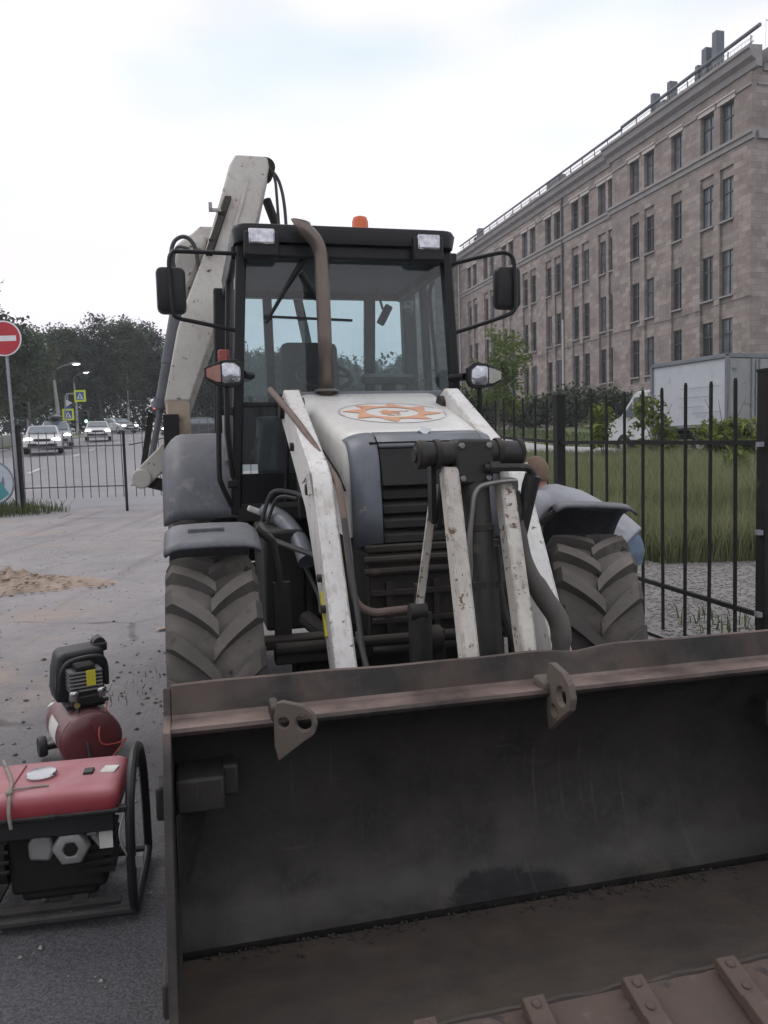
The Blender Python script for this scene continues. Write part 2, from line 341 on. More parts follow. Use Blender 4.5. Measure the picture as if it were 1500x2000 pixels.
def ground_mat():
    m = bpy.data.materials.new('yard_ground'); m.use_nodes = True; nt = m.node_tree; N = nt.nodes; L = nt.links
    b = N['Principled BSDF']; b.inputs['Roughness'].default_value = .92; b.inputs['Specular IOR Level'].default_value = .25
    tc = N.new('ShaderNodeTexCoord')
    def noise(sc, d, rg=.6):
        n = N.new('ShaderNodeTexNoise'); n.inputs['Scale'].default_value = sc; n.inputs['Detail'].default_value = d; n.inputs['Roughness'].default_value = rg
        L.new(tc.outputs['Object'], n.inputs['Vector']); return n.outputs['Fac']
    def rng(src, lo, hi, a=0., c=1.):
        r = N.new('ShaderNodeMapRange'); r.inputs[1].default_value = lo; r.inputs[2].default_value = hi; r.inputs[3].default_value = a; r.inputs[4].default_value = c; L.new(src, r.inputs[0]); return r.outputs[0]
    def mix(f, a, c):
        x = N.new('ShaderNodeMix'); x.data_type = 'RGBA'; L.new(f, x.inputs[0])
        for i, s in ((6, a), (7, c)):
            if isinstance(s, tuple): x.inputs[i].default_value = s + (1,)
            else: L.new(s, x.inputs[i])
        return x.outputs[2]
    def math2(op, a, c):
        x = N.new('ShaderNodeMath'); x.operation = op
        for i, s in enumerate((a, c)):
            if isinstance(s, (int, float)): x.inputs[i].default_value = s
            else: L.new(s, x.inputs[i])
        return x.outputs[0]
    sx = N.new('ShaderNodeSeparateXYZ'); L.new(tc.outputs['Object'], sx.inputs[0])
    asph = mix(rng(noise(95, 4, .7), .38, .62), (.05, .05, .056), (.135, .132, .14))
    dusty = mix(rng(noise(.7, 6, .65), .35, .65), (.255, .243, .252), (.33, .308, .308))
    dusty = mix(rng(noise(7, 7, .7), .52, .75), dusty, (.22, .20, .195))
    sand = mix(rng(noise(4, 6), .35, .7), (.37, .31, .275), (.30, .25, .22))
    # dark asphalt near the camera also carries painted vignette and machine shade; dust beyond
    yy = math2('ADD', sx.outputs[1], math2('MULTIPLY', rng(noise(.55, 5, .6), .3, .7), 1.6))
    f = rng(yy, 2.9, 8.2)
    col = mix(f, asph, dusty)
    fs = math2('MULTIPLY', rng(noise(.45, 6, .66), .54, .66), rng(yy, 3.6, 5.5)); col = mix(fs, col, sand)
    vo = N.new('ShaderNodeTexVoronoi'); vo.feature = 'DISTANCE_TO_EDGE'; vo.inputs['Scale'].default_value = .38
    wv = N.new('ShaderNodeMix'); wv.data_type = 'RGBA'; wv.inputs[0].default_value = .16; nz = N.new('ShaderNodeTexNoise'); nz.inputs['Scale'].default_value = 2.2; nz.inputs['Detail'].default_value = 6; L.new(tc.outputs['Object'], nz.inputs['Vector']); L.new(tc.outputs['Object'], wv.inputs[6]); L.new(nz.outputs['Color'], wv.inputs[7]); L.new(wv.outputs[2], vo.inputs['Vector'])
    crack = math2('MULTIPLY', rng(vo.outputs['Distance'], .012, .004), rng(noise(.9, 3), .48, .6)); col = mix(math2('MULTIPLY', crack, .65), col, (.06, .055, .055))
    mp2 = N.new('ShaderNodeMapping'); mp2.inputs['Rotation'].default_value = (0, 0, R(-14)); mp2.inputs['Scale'].default_value = (2.6, .16, 1); L.new(tc.outputs['Object'], mp2.inputs[0]); nt2 = N.new('ShaderNodeTexNoise'); nt2.inputs['Scale'].default_value = 1.0; nt2.inputs['Detail'].default_value = 5; L.new(mp2.outputs[0], nt2.inputs['Vector'])
    col = mix(rng(nt2.outputs['Fac'], .54, .68, 0, .45), col, (.17, .155, .155))
    L.new(col, b.inputs['Base Color'])
    bp = N.new('ShaderNodeBump'); bp.inputs['Strength'].default_value = .8; bp.inputs['Distance'].default_value = .02
    h = math2('ADD', noise(28, 8, .7), math2('MULTIPLY', noise(5, 6, .65), 1.6)); L.new(h, bp.inputs['Height']); L.new(bp.outputs[0], b.inputs['Normal'])
    return m
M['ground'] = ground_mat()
M['asphalt'] = mat('asphalt', (.20, .197, .21), (.26, .255, .268), 1.2, .8, bump=.2, bscale=60, coord='Object', spots=[((.31, .29, .285), .5, .55, .2, .9)])
M['concrete'] = mat('concrete', (.42, .41, .40), (.34, .33, .325), 3, .85, bump=.15)
M['marking'] = mat('marking', (.62, .62, .62), (.42, .42, .42), 2, .7)
M['gravel_bed'] = mat('gravel_bed', (.16, .15, .148), (.235, .22, .215), 14, .95, bump=.4, bscale=90, spots=[((.42, .40, .39), 30, .62, .05, .9), ((.09, .09, .07), 5, .56, .12, .9)])
M['soil_green'] = mat('soil_green', (.05, .07, .025), (.08, .095, .04), 3, .95, bump=.5, bscale=30)
M['lawn'] = mat('lawn', (.075, .105, .035), (.11, .135, .055), 2, .95, bump=.6, bscale=40)
M['path'] = mat('path', (.36, .35, .35), (.42, .41, .40), 3, .9, bump=.2)
M['sand'] = mat('sand', (.38, .30, .24), (.30, .23, .185), 8, .95, bump=.5, bscale=30)
M['dirt'] = mat('dirt', (.085, .07, .06), (.14, .12, .105), 9, .95, bump=.3)
M['stone_bit'] = mat('stone_bit', (.22, .2, .19), (.34, .32, .31), 9, .9, bump=.2)

def sheet(name, xs, ys, fz, m, dz=0.0):
    X, Y = np.meshgrid(xs, ys, indexing='ij'); Z = fz(X, Y) + dz
    V = np.stack([X, Y, Z], -1).reshape(-1, 3); nx, ny = len(xs), len(ys)
    i = np.arange((nx - 1) * (ny - 1)); a = i // (ny - 1); c = i % (ny - 1); q = a * ny + c
    F = np.stack([q, q + ny, q + ny + 1, q + 1], -1)
    me = fast_mesh(name, V, F, m); me.polygons.foreach_set('use_smooth', [True] * len(me.polygons))
    return link(name, me)
def lump(X, Y):
    near = np.clip(1 - np.abs(Y - 6) / 14, 0, 1)
    return near * (0.012 * np.sin(X * 2.1 + Y * .7) * np.sin(Y * 1.7 - X * .4) + 0.006 * np.sin(X * 6.3 + 1) * np.sin(Y * 5.1 + X))
xs = np.concatenate([np.linspace(-700, -60, 12), np.linspace(-56, -14, 15), np.linspace(-13, 13, 131), np.linspace(14, 56, 15), np.linspace(60, 700, 12)])
ys = np.concatenate([np.linspace(-300, -12, 8), np.linspace(-10, 24, 171), np.linspace(25, 100, 51), np.linspace(110, 1200, 25)])
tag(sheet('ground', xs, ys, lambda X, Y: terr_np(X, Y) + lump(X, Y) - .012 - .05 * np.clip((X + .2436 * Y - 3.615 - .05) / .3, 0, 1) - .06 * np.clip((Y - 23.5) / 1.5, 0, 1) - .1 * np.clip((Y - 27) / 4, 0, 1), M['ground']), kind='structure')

# a strip that follows a centre line over the terrain
def strip(name, pts, wl_, wr_, m, dz, nseg=60, kind='structure', label=None, cat=None, thick=0):
    P = smoothcurve([(x, y, 0) for x, y in pts], max(2, nseg // (len(pts) - 1)))
    V = []; F = []
    nac = 49
    for i, p in enumerate(P):
        d = (P[min(i + 1, len(P) - 1)] - P[max(i - 1, 0)]).normalized(); n = Vector((d.y, -d.x, 0))
        for k in range(nac):
            s = -wl_ + (wl_ + wr_) * k / (nac - 1); q = p + n * s; V.append((q.x, q.y, terr(q.x, q.y) + (dz if i > 0 or name != 'road' else -.08)))
    for i in range(len(P) - 1):
        for k in range(nac - 1): a = i * nac + k; F.append((a, a + 1, a + nac + 1, a + nac))
    b = MB(); b.add(V, F); o = b.build(name, m, None, 40, solid=thick); tag(o, label, cat, kind=kind); return o
ROADC = [(-11.6, 20.9), (-12.6, 26), (-13.65, 31.2), (-14.7, 38.7), (-15.8, 43.3), (-18.2, 56), (-21.5, 74), (-25, 92), (-30, 115)]
strip('road', [(p[0] + 2.5, p[1]) for p in ROADC], 7.6, 11.5, M['asphalt'], .022, 96)
def roadc(y):
    return float(np.interp(y, [p[1] for p in ROADC], [p[0] for p in ROADC]))
for y0 in (30.4, 37.6, 42.4, 47.6, 53.0, 60.0, 67.0):
    b = MB(); w = .09
    y1 = y0 + (1.9 if y0 < 40 else 2.4)
    pts = [(roadc(y0) - w, y0), (roadc(y0) + w, y0), (roadc(y1) + w, y1), (roadc(y1) - w, y1)]
    b.add([(x, y, terr(x, y) + .034) for x, y in pts], [(0, 1, 2, 3)]); tag(b.build('road_marking', M['marking']), kind='structure')
# kerb on the far side of the road
kp = smoothcurve([(roadc(y) - 5.15, y, 0) for y in (21, 28, 36, 44, 52, 60, 72, 90)], 6)
b = MB(); secs = []
for p in kp:
    z = terr(p.x, p.y); secs.append([(p.x - .1, p.y, z - .1), (p.x + .1, p.y, z - .1), (p.x + .1, p.y, z + .15), (p.x - .1, p.y, z + .15)])
b.loft(secs); tag(b.build('kerb', M['concrete']), kind='structure')
strip('grass_verge', [(roadc(y) - 11, y) for y in (21, 30, 40, 52, 64, 80)], 6, 5.7, M['lawn'], .09, 40)
# right of the fence: gravel strip, rough field, path, lawn by the building
def right_sheet(name, m, y0, y1, x_off, w, dz, n=24):
    V = []; F = []
    ny = n; nx = 14
    for i in range(ny + 1):
        y = y0 + (y1 - y0) * i / ny
        for k in range(nx + 1):
            x = fenceX(y) + x_off + w * k / nx; V.append((x, y, terr(x, y) + dz))
    for i in range(ny):
        for k in range(nx): a = i * (nx + 1) + k; F.append((a, a + 1, a + nx + 2, a + nx + 1))
    b = MB(); b.add(V, F); o = b.build(name, m, None, 40); return tag(o, kind='structure')
right_sheet('gravel_strip', M['gravel_bed'], 3.0, 10.4, .12, 9, .0)
right_sheet('field', M['soil_green'], 10.0, 25.6, .12, 16, .012)
right_sheet('lawn', M['lawn'], 25.0, 44, .12, 30, .02)
strip('path', [(3.0, 37), (3.9, 33), (5.0, 29.3), (6.8, 27.4), (9.0, 26.2), (13, 25.2), (18, 24.6)], 1.35, 1.35, M['path'], .05, 42)

# ---------------------------------------------------------------- foliage helpers
def leaf_mat(name, ca, cb, trans=.35, rough=.55):
    m = bpy.data.materials.new(name); m.use_nodes = True; nt = m.node_tree; N = nt.nodes; L = nt.links; N.clear()
    out = N.new('ShaderNodeOutputMaterial'); a = N.new('ShaderNodeAttribute'); a.attribute_name = 'tint'
    mx = N.new('ShaderNodeMix'); mx.data_type = 'RGBA'; mx.inputs[6].default_value = tuple(ca) + (1,); mx.inputs[7].default_value = tuple(cb) + (1,)
    L.new(a.outputs['Fac'], mx.inputs[0])
    d = N.new('ShaderNodeBsdfPrincipled'); d.inputs['Roughness'].default_value = rough; d.inputs['Specular IOR Level'].default_value = .2
    t = N.new('ShaderNodeBsdfTranslucent'); s = N.new('ShaderNodeMixShader'); s.inputs[0].default_value = trans
    L.new(mx.outputs[2], d.inputs['Base Color']); L.new(mx.outputs[2], t.inputs[0]); L.new(d.outputs[0], s.inputs[1]); L.new(t.outputs[0], s.inputs[2]); L.new(s.outputs[0], out.inputs[0])
    return m
M['leaf_forest'] = leaf_mat('leaf_forest', (.042, .058, .044), (.085, .105, .072), .25)
M['leaf_forest2'] = leaf_mat('leaf_forest2', (.05, .072, .042), (.105, .125, .072), .25)
M['leaf_hedge'] = leaf_mat('leaf_hedge', (.022, .034, .018), (.055, .07, .035), .2)
M['leaf_maple'] = leaf_mat('leaf_maple', (.07, .12, .03), (.17, .21, .07), .35)
M['leaf_sapling'] = leaf_mat('leaf_sapling', (.10, .15, .03), (.22, .25, .07), .35)
M['leaf_shrub'] = leaf_mat('leaf_shrub', (.05, .08, .02), (.10, .14, .04), .3)
M['grass_tall'] = leaf_mat('grass_tall', (.075, .115, .04), (.33, .32, .19), .3)
M['grass_short'] = leaf_mat('grass_short', (.05, .075, .025), (.12, .14, .06), .3)
M['bark'] = mat('bark', (.08, .07, .06), (.13, .12, .105), 9, .9, bump=.4)
M['bark_birch'] = mat('bark_birch', (.5, .48, .45), (.3, .28, .26), 6, .8, spots=[((.03, .03, .03), 9, .6, .04, .9)])

def rand_unit(n):
    v = RNG.normal(size=(n, 3)); return v / np.linalg.norm(v, axis=1, keepdims=True)
def leaf_cloud(centres, per, spread, size, droop=.2, up=.4):
    """diamond leaves round clump centres -> V, F(quads), tint"""
    n = len(centres) * per
    c = np.repeat(centres, per, axis=0) + rand_unit(n) * 1.9 * RNG.random((n, 1)) ** .5 * np.array(spread)
    nrm = rand_unit(n); nrm[:, 2] = np.abs(nrm[:, 2]) + up; nrm /= np.linalg.norm(nrm, axis=1, keepdims=True)
    t = np.cross(nrm, rand_unit(n)); t /= np.linalg.norm(t, axis=1, keepdims=True); bt = np.cross(nrm, t)
    s = size * RNG.uniform(.6, 1.25, (n, 1))
    V = np.stack([c - t * s * .5, c + bt * s * .32 - np.array([0, 0, droop]) * s * .1, c + t * s * .5 - np.array([0, 0, droop]) * s, c - bt * s * .32], 1).reshape(-1, 3)
    F = np.arange(n * 4).reshape(n, 4)
    clump = np.repeat(RNG.uniform(0, 1, len(centres)), per)
    tint = np.clip(.55 * clump + .45 * RNG.uniform(0, 1, n), 0, 1)
    return V, F, np.repeat(tint, 4)
def crown_centres(n, rad, centre, hollow=.45, lumps=7):
    rad = np.array(rad); c = np.array(centre)
    L = rand_unit(lumps) * .55 * rad
    u = rand_unit(n) * RNG.uniform(hollow, 1, (n, 1)) ** .6
    k = RNG.integers(0, lumps, n)
    p = L[k] + u * rad * RNG.uniform(.42, .62, (n, 1))
    return c + p
def trunk_mb(h, r0, lean=.0, limbs=5, spread=2.0, h0=.35):
    b = MB(); pts = [(lean * t * t + .12 * math.sin(t * 5) * h / 12, .1 * math.sin(t * 4 + 1) * h / 12, h * t) for t in np.linspace(0, 1, 8)]
    b.tube(pts, [r0 * (1 - .8 * t) for t in np.linspace(0, 1, 8)], 8)
    for i in range(limbs):
        t = h0 + (1 - h0) * (i + .5) / limbs * .9; j = int(t * 7); p = Vector(pts[j]); a = random.uniform(0, 6.28)
        e = p + Vector((math.cos(a) * spread, math.sin(a) * spread, spread * random.uniform(.5, 1)))
        mid = (p + e) / 2 + Vector((0, 0, -.1 * spread)); rr = r0 * (1 - .8 * t) * .6
        b.tube([p, mid, e], [rr, rr * .7, rr * .25], 6)
    return b
def make_tree(h, rad, cz, nclump, per, leaf, r0, lm, bm_, spread=None, limbs=6, tint_shift=0):
    V, F, T = leaf_cloud(crown_centres(nclump, rad, (0, 0, cz)), per, [leaf * 1.1] * 3, leaf)
    crown = fast_mesh('crown', V, F, lm, T)
    tr = trunk_mb(h * .9, r0, random.uniform(-.4, .4), limbs, spread or rad[0] * .6).mesh('trunk', bm_)
    return crown, tr
def place_tree(name, meshes, x, y, s, rz, label, cat='tree', group=None, zs=1.0):
    t = empty(name, (x, y, terr(x, y) - .05), rz); t.scale = (s, s, s * zs); tag(t, label, cat, group)
    link('trunk', meshes[1], t); link('crown', meshes[0], t); return t
# the wood beyond the road
kinds = [make_tree(13, (3.6, 3.6, 5.2), 8.2, 420, 26, .36, .22, M['leaf_forest'], M['bark']),
         make_tree(12, (3.0, 3.0, 5.6), 7.2, 400, 26, .33, .2, M['leaf_forest2'], M['bark']),
         make_tree(14, (4.2, 4.0, 4.6), 9.6, 420, 26, .36, .24, M['leaf_forest'], M['bark']),
         make_tree(13, (2.6, 2.6, 5.4), 8.4, 300, 22, .3, .15, M['leaf_forest2'], M['bark_birch'])]
fx = []
for row, (y0, n, xa, xb) in enumerate(((84, 13, -50, -3), (92, 14, -56, 4), (102, 14, -62, 14), (114, 12, -70, 30))):
    for i in range(n):
        x = xa + (xb - xa) * (i + random.uniform(.15, .85)) / n; y = y0 + random.uniform(-3, 3) + abs(x + 24) * .05
        if abs(x - roadc(y)) < 4.5 and y < 80: continue
        fx.append((x, y, row))
for i, (x, y, row) in enumerate(fx):
    k = random.choice((0, 0, 1, 2, 2, 3)); s = random.uniform(.74, .97) * (1.0 + .045 * row) * float(np.interp(x, [-30, -18, -8, 30], [1.0, .95, .74, .7]))
    lab = {0: 'dark rounded broadleaf tree in the wood beyond the road', 1: 'paler bushy tree in the wood beyond the road',
           2: 'broad-crowned dark tree in the wood beyond the road', 3: 'slim white-trunked birch in the wood beyond the road'}[k]
    place_tree('forest_tree', kinds[k], x, y, s, random.uniform(0, 6.28), lab, group='trees of the wood beyond the road: kind %s' % ['rounded', 'bushy', 'broad', 'birch'][k])
# undergrowth under the trees
n = 1100; cx = RNG.uniform(-64, 30, n); cy = RNG.uniform(80.5, 100, n) + np.abs(cx + 22) * .06
keep = ~((np.abs(cx - np.interp(cy, [p[1] for p in ROADC], [p[0] for p in ROADC]) - 2) < 7) & (cy < 84)); cx = cx[keep]; cy = cy[keep]
C_ = np.stack([cx, cy, terr_np(cx, cy) + RNG.uniform(.3, 5.5, len(cx))], 1)
V, F, T = leaf_cloud(C_, 46, [1.1, 1.1, .8], .42); tag(link('undergrowth', fast_mesh('undergrowth', V, F, M['leaf_forest'], T)), 'dark green undergrowth along the foot of the wood', 'undergrowth', kind='stuff')
n = 520; cx = RNG.uniform(-75, 45, n); cy = RNG.uniform(104, 128, n)
C_ = np.stack([cx, cy, terr_np(cx, cy) + RNG.uniform(.3, 8.5, n)], 1)
V, F, T = leaf_cloud(C_, 40, [1.5, 1.5, 1.2], .75); tag(link('thicket', fast_mesh('thicket', V, F, M['leaf_forest'], T)), 'dense dark thicket deep in the wood behind the trunks', 'thicket', kind='stuff')
# two nearer trees left of the road
near1 = make_tree(9, (3.4, 3.2, 3.8), 6.0, 330, 24, .26, .2, M['leaf_forest'], M['bark'])
place_tree('roadside_tree', near1, -22.2, 44, 1.08, 1.0, 'large dark tree rising behind the no-entry sign')
near2 = make_tree(7, (2.4, 2.2, 3.3), 4.2, 240, 24, .22, .14, M['leaf_forest2'], M['bark'])
place_tree('roadside_tree', near2, -23.6, 54, 1.2, 2.0, 'smaller lighter green tree behind the no-entry pole', zs=1.05)
# young maple by the loader's right headlamp
mp = make_tree(4.6, (1.3, 1.3, 1.75), 3.0, 110, 24, .16, .06, M['leaf_maple'], M['bark'], .7, 5)
place_tree('maple_tree', mp, 4.15, 28.5, .95, .6, 'young green maple tree beside the path in front of the stone building')
# hedge under the building
def hedge(name, pts, w, h, label, n=200, per=46, leaf=.22):
    P = smoothcurve([(x, y, 0) for x, y in pts], 8); C_ = []
    for i in range(n):
        p = P[min(len(P) - 1, int(random.random() * len(P)))]; x = p.x + random.uniform(-w, w) + random.uniform(-.8, .8); y = p.y + random.uniform(-w, w) + random.uniform(-.8, .8)
        hh = h * (1 + .18 * math.sin(x * 1.3) + .12 * math.sin(x * 3.1 + 1)); C_.append((x, y, terr(x, y) + hh * random.random() ** .7))
    V, F, T = leaf_cloud(np.array(C_), per, [.35, .35, .28], leaf)
    o = link(name, fast_mesh(name, V, F, M['leaf_hedge'], T)); return tag(o, label, 'hedge')
hedge('hedge', [(6.5, 62), (8.5, 54), (10.4, 47), (12.2, 41.5)], .7, 1.7, 'dark green hedge along the foot of the stone building', 330)
hedge('hedge', [(1.2, 46), (3.4, 44), (5.6, 43)], .7, 2.0, 'dark bushes behind the young maple tree', 130)
hedge('hedge', [(12.2, 40), (14.5, 34.5), (16.5, 31)], .6, 1.6, 'dark shrubs between the box truck and the stone building', 150)
# saplings by the truck
def sapling(x, y, h, r, n, label, per=14, leaf=.17):
    C_ = crown_centres(n, (r, r, h * .42), (0, 0, h * .58), .2, 5); V, F, T = leaf_cloud(C_, per, [.11] * 3, leaf, .5, .8)
    t = empty('sapling', (x, y, terr(x, y) - .03)); tag(t, label, 'sapling'); link('crown', fast_mesh('crown', V, F, M['leaf_sapling'], T), t)
    b = MB()
    for k in range(4):
        a = k * 1.7 + x; b.tube([(0, 0, 0), (.1 * math.cos(a), .1 * math.sin(a), h * .4), (r * .6 * math.cos(a), r * .6 * math.sin(a), h * .85)], [.02, .014, .005], 5)
    b.build('stem', M['bark'], t)
sapling(6.15, 22.2, 1.75, .5, 26, 'yellow-green sapling growing in front of the truck bonnet')
sapling(7.35, 21.6, 1.95, .75, 44, 'yellow-green sapling hiding the truck cab door')
sapling(9.0, 21.0, 2.1, .85, 52, 'bright green sapling in front of the truck box')
sapling(9.55, 20.2, 1.35, .5, 26, 'low yellow-green sapling at the truck rear corner')
sapling(6.75, 14.8, 1.0, .42, 24, 'small green bush standing in the tall grass')
# ---------------------------------------------------------------- grass
def blades(name, X, Y, hmin, hmax, w, m, label, lean=.35, cat='grass', zoff=0.0, hs=None):
    n = len(X); Z = terr_np(X, Y) + zoff
    h = RNG.uniform(hmin, hmax, n) * (1 - .35 * RNG.random(n) ** 2) * (hs if hs is not None else 1)
    a = RNG.uniform(0, 6.283, n); la = RNG.uniform(0, 6.283, n); ln = RNG.uniform(.03, lean, n) * h
    px, py = np.cos(a) * w * .5, np.sin(a) * w * .5
    B = np.stack([X, Y, Z], 1); S = np.stack([px, py, np.zeros(n)], 1) * RNG.uniform(.6, 1.3, (n, 1))
    D = np.stack([np.cos(la) * ln, np.sin(la) * ln, h], 1); Mid = B + np.stack([D[:, 0] * .3, D[:, 1] * .3, h * .58], 1)
    V = np.stack([B - S, B + S, Mid - S * .75, Mid + S * .75, B + D], 1).reshape(-1, 3)
    i = np.arange(n)[:, None] * 5
    F = np.concatenate([i + [0, 1, 3], i + [0, 3, 2], i + [2, 3, 4]], 1).reshape(-1, 3)
    patch = .5 + .5 * np.sin(X * .9 + 1.3 * np.sin(Y * .5)) * np.sin(Y * .8 + .7)
    t = np.clip(.6 * RNG.random(n) + .4 * patch, 0, 1); t = np.where(RNG.random(n) < .24, .75 + .25 * RNG.random(n), t * .8); T = np.repeat(t, 5) * np.tile([.55, .55, .85, .85, 1.0], n)
    o = link(name, fast_mesh(name, V, F, m, T)); return tag(o, label, cat, kind='stuff')
n = 150000
Y = 9.3 + (25.0 - 9.3) * RNG.random(n) ** 1.25; X = fenceX(Y) + .15 + RNG.random(n) * np.minimum(11.5, .49 * Y - fenceX(Y) + 1.0)
edge = 9.75 + .5 * np.sin(X * 1.1) + .35 * np.sin(X * 2.7 + 1) - .10 * (X - 2); k = Y > edge; X, Y = X[k], Y[k]
hm = np.clip((Y - 9.3) / 2.2, .35, 1)
blades('tall_grass', X, Y, .34, .82, .013, M['grass_tall'], 'tall seeding grass in the rough field behind the black fence', .55, hs=np.interp(Y, [9, 11, 14, 20, 25], [.6, 1.1, 1.02, .66, .45]) * (1 + .25 * np.sin(X * 1.7 + Y) * np.sin(Y * 1.3)))
# weeds on the gravel
n = 2600; Y = 4.5 + 5.4 * RNG.random(n); X = fenceX(Y) + .2 + RNG.random(n) * 3.6; s = np.sin(X * 2.3 + 1) * np.sin(Y * 1.9 + X * .6); k = s > .45
blades('gravel_weeds', X[k], Y[k], .04, .2, .014, M['grass_short'], 'low weeds sprouting from the gravel behind the fence', .7)
# lawn blades
n = 16000; Y = 25.5 + 17 * RNG.random(n); X = fenceX(Y) + .5 + RNG.random(n) * 14; d = np.abs(X - np.interp(Y, [24.6, 26.2, 27.4, 29.3, 33, 37, 60], [18, 9, 6.8, 5, 3.9, 3, 3])) > 1.5
blades('lawn_grass', X[d], Y[d], .08, .22, .03, M['grass_short'], 'mown lawn grass between the path and the hedge', .5)
# weedy corner by the sign post
n = 5200; X = -12.6 + 4.6 * RNG.random(n); Y = 18.3 + 3.6 * RNG.random(n); k = ((X + 12.6) / 4.4) + np.abs(Y - 20.4) / 3.6 + .25 * RNG.random(n) < 1.12
blades('verge_grass', X[k], Y[k], .12, .42, .022, M['grass_short'], 'rough green grass round the foot of the sign post', .6)
# ---------------------------------------------------------------- stones, sand, litter
def rocks(name, P, S, m, label, cat='stones'):
    base = np.array([(0, 0, 1), (1, 0, 0), (0, 1, 0), (-1, 0, 0), (0, -1, 0), (0, 0, -.6)], float); tri = np.array([(0, 1, 2), (0, 2, 3), (0, 3, 4), (0, 4, 1), (5, 2, 1), (5, 3, 2), (5, 4, 3), (5, 1, 4)])
    n = len(P); a = RNG.uniform(0, 6.28, n); jit = RNG.uniform(.6, 1.3, (n, 6, 1))
    b = base[None] * jit; ca, sa = np.cos(a)[:, None], np.sin(a)[:, None]
    V = np.stack([b[..., 0] * ca - b[..., 1] * sa * .8, b[..., 0] * sa + b[..., 1] * ca * .8, b[..., 2] * .55], -1) * S[:, None, None] + P[:, None, :]
    F = (tri[None] + (np.arange(n) * 6)[:, None, None]).reshape(-1, 3)
    return tag(link(name, fast_mesh(name, V.reshape(-1, 3), F, m)), label, cat, kind='stuff')
n = 14000; Y = 4.2 + 6.3 * RNG.random(n); X = fenceX(Y) + .15 + RNG.random(n) * 4.5
rocks('gravel_stones', np.stack([X, Y, terr_np(X, Y) + .006], 1), RNG.uniform(.006, .022, n), M['stone_bit'], 'loose grey gravel behind the black fence', 'gravel')
n = 2200; Y = 2.3 + 14 * RNG.random(n) ** 1.3; X = -8 + 8.5 * RNG.random(n); k = X < -.27 * Y + .15; X, Y = X[k], Y[k]
rocks('grit', np.stack([X, Y, terr_np(X, Y) + lump(X, Y) - .008], 1), RNG.uniform(.004, .017, len(X)), M['stone_bit'], 'grit and small stones scattered over the dusty yard', 'grit')
def pile(name, x, y, rx, ry, h, m, label, cat):
    def fn(u, v):
        a = v * 2 * math.pi; r = u; wob = 1 + .16 * math.sin(3 * a + 1) + .1 * math.sin(7 * a)
        px, py = rx * r * wob * math.cos(a), ry * r * wob * math.sin(a)
        hh = h * (1 - r) ** .85 * (.85 + .22 * math.sin(px * 5 + 2) * math.sin(py * 6 + 1)) * min(1, .55 + r * 2.2) + (.03 * math.sin(px * 31 + py * 17) + .022 * math.sin(px * 57 - py * 43) + .02 * math.sin(px * 23 - py * 71 + 2)) * (1 - r) - .02 * r
        return (x + px, y + py, terr(x, y) + hh)
    b = MB(); b.grid(fn, 44, 96); return tag(b.build(name, m, None, 60), label, cat)
pile('sand_pile', -4.75, 9.9, 1.15, .62, .24, M['sand'], 'low heap of brown sand dumped on the yard', 'sand pile')
n = 260; a = RNG.uniform(0, 6.28, n); q = RNG.random(n) ** .7; X = -4.75 + 1.35 * q * np.cos(a); Y = 9.9 + .75 * q * np.sin(a)
rocks('sand_clods', np.stack([X, Y, .01 + .2 * np.clip(1 - q * 1.15, 0, 1)], 1), RNG.uniform(.012, .045, n), M['sand'], 'clods of brown sand on and round the sand heap', 'clods')
n = 130; X = -1.75 + RNG.normal(size=n) * .55; Y = 5.6 + RNG.normal(size=n) * 1.1; k = X < -.30 * Y + .35; X, Y = X[k], Y[k]
rocks('dirt_crumbs', np.stack([X, Y, terr_np(X, Y) + lump(X, Y) - .006], 1), RNG.uniform(.006, .026, len(X)), M['dirt'], 'dark dirt crumbs fallen beside the left front tyre', 'dirt')
n = 36; X = -1.75 + RNG.normal(size=n) * .10; Y = 5.3 + RNG.normal(size=n) * .2
blades('yard_weed', X, Y, .02, .07, .008, M['grass_short'], 'small weed tuft in the dust beside the left front tyre', .9)
for x, y, s, lab in ((-2.1, 5.05, .09, 'flattened pale wrapper lying on the yard beside the compressor'), (-2.0, 7.2, .1, 'crumpled brown paper scrap on the dusty yard behind the compressor')):
    b = MB(); b.grid(lambda u, v: (x + (u - .5) * s * 2, y + (v - .5) * s + .03 * u, .006 + .025 * abs(math.sin(u * 7 + v * 3)) * (1 - abs(u - .5))), 6, 4)
    tag(b.build('litter', M['white_label'] if x < -2.05 else M['sand'], None, 60, solid=.002), lab, 'litter')
for i, (x, y, s) in enumerate(((-3.55, 6.1, .045), (-1.55, 6.0, .04), (-2.75, 4.7, .04), (-1.25, 4.4, .035))):
    b = MB(); b.ell((x, y, s * .35), (s, s * .75, s * .55), 8, 5); 
    b.v = [(p[0] + .2 * s * math.sin(p[1] * 190), p[1], p[2] + .15 * s * math.sin(p[0] * 230)) for p in b.v]
    tag(b.build('stone', M['stone_bit'], None, 25), ['dark stone lying alone on the open yard', 'stone near the left front tyre of the loader', 'small stone beside the compressor tank', 'stone between the compressor and the loader tyre'][i], 'stone')
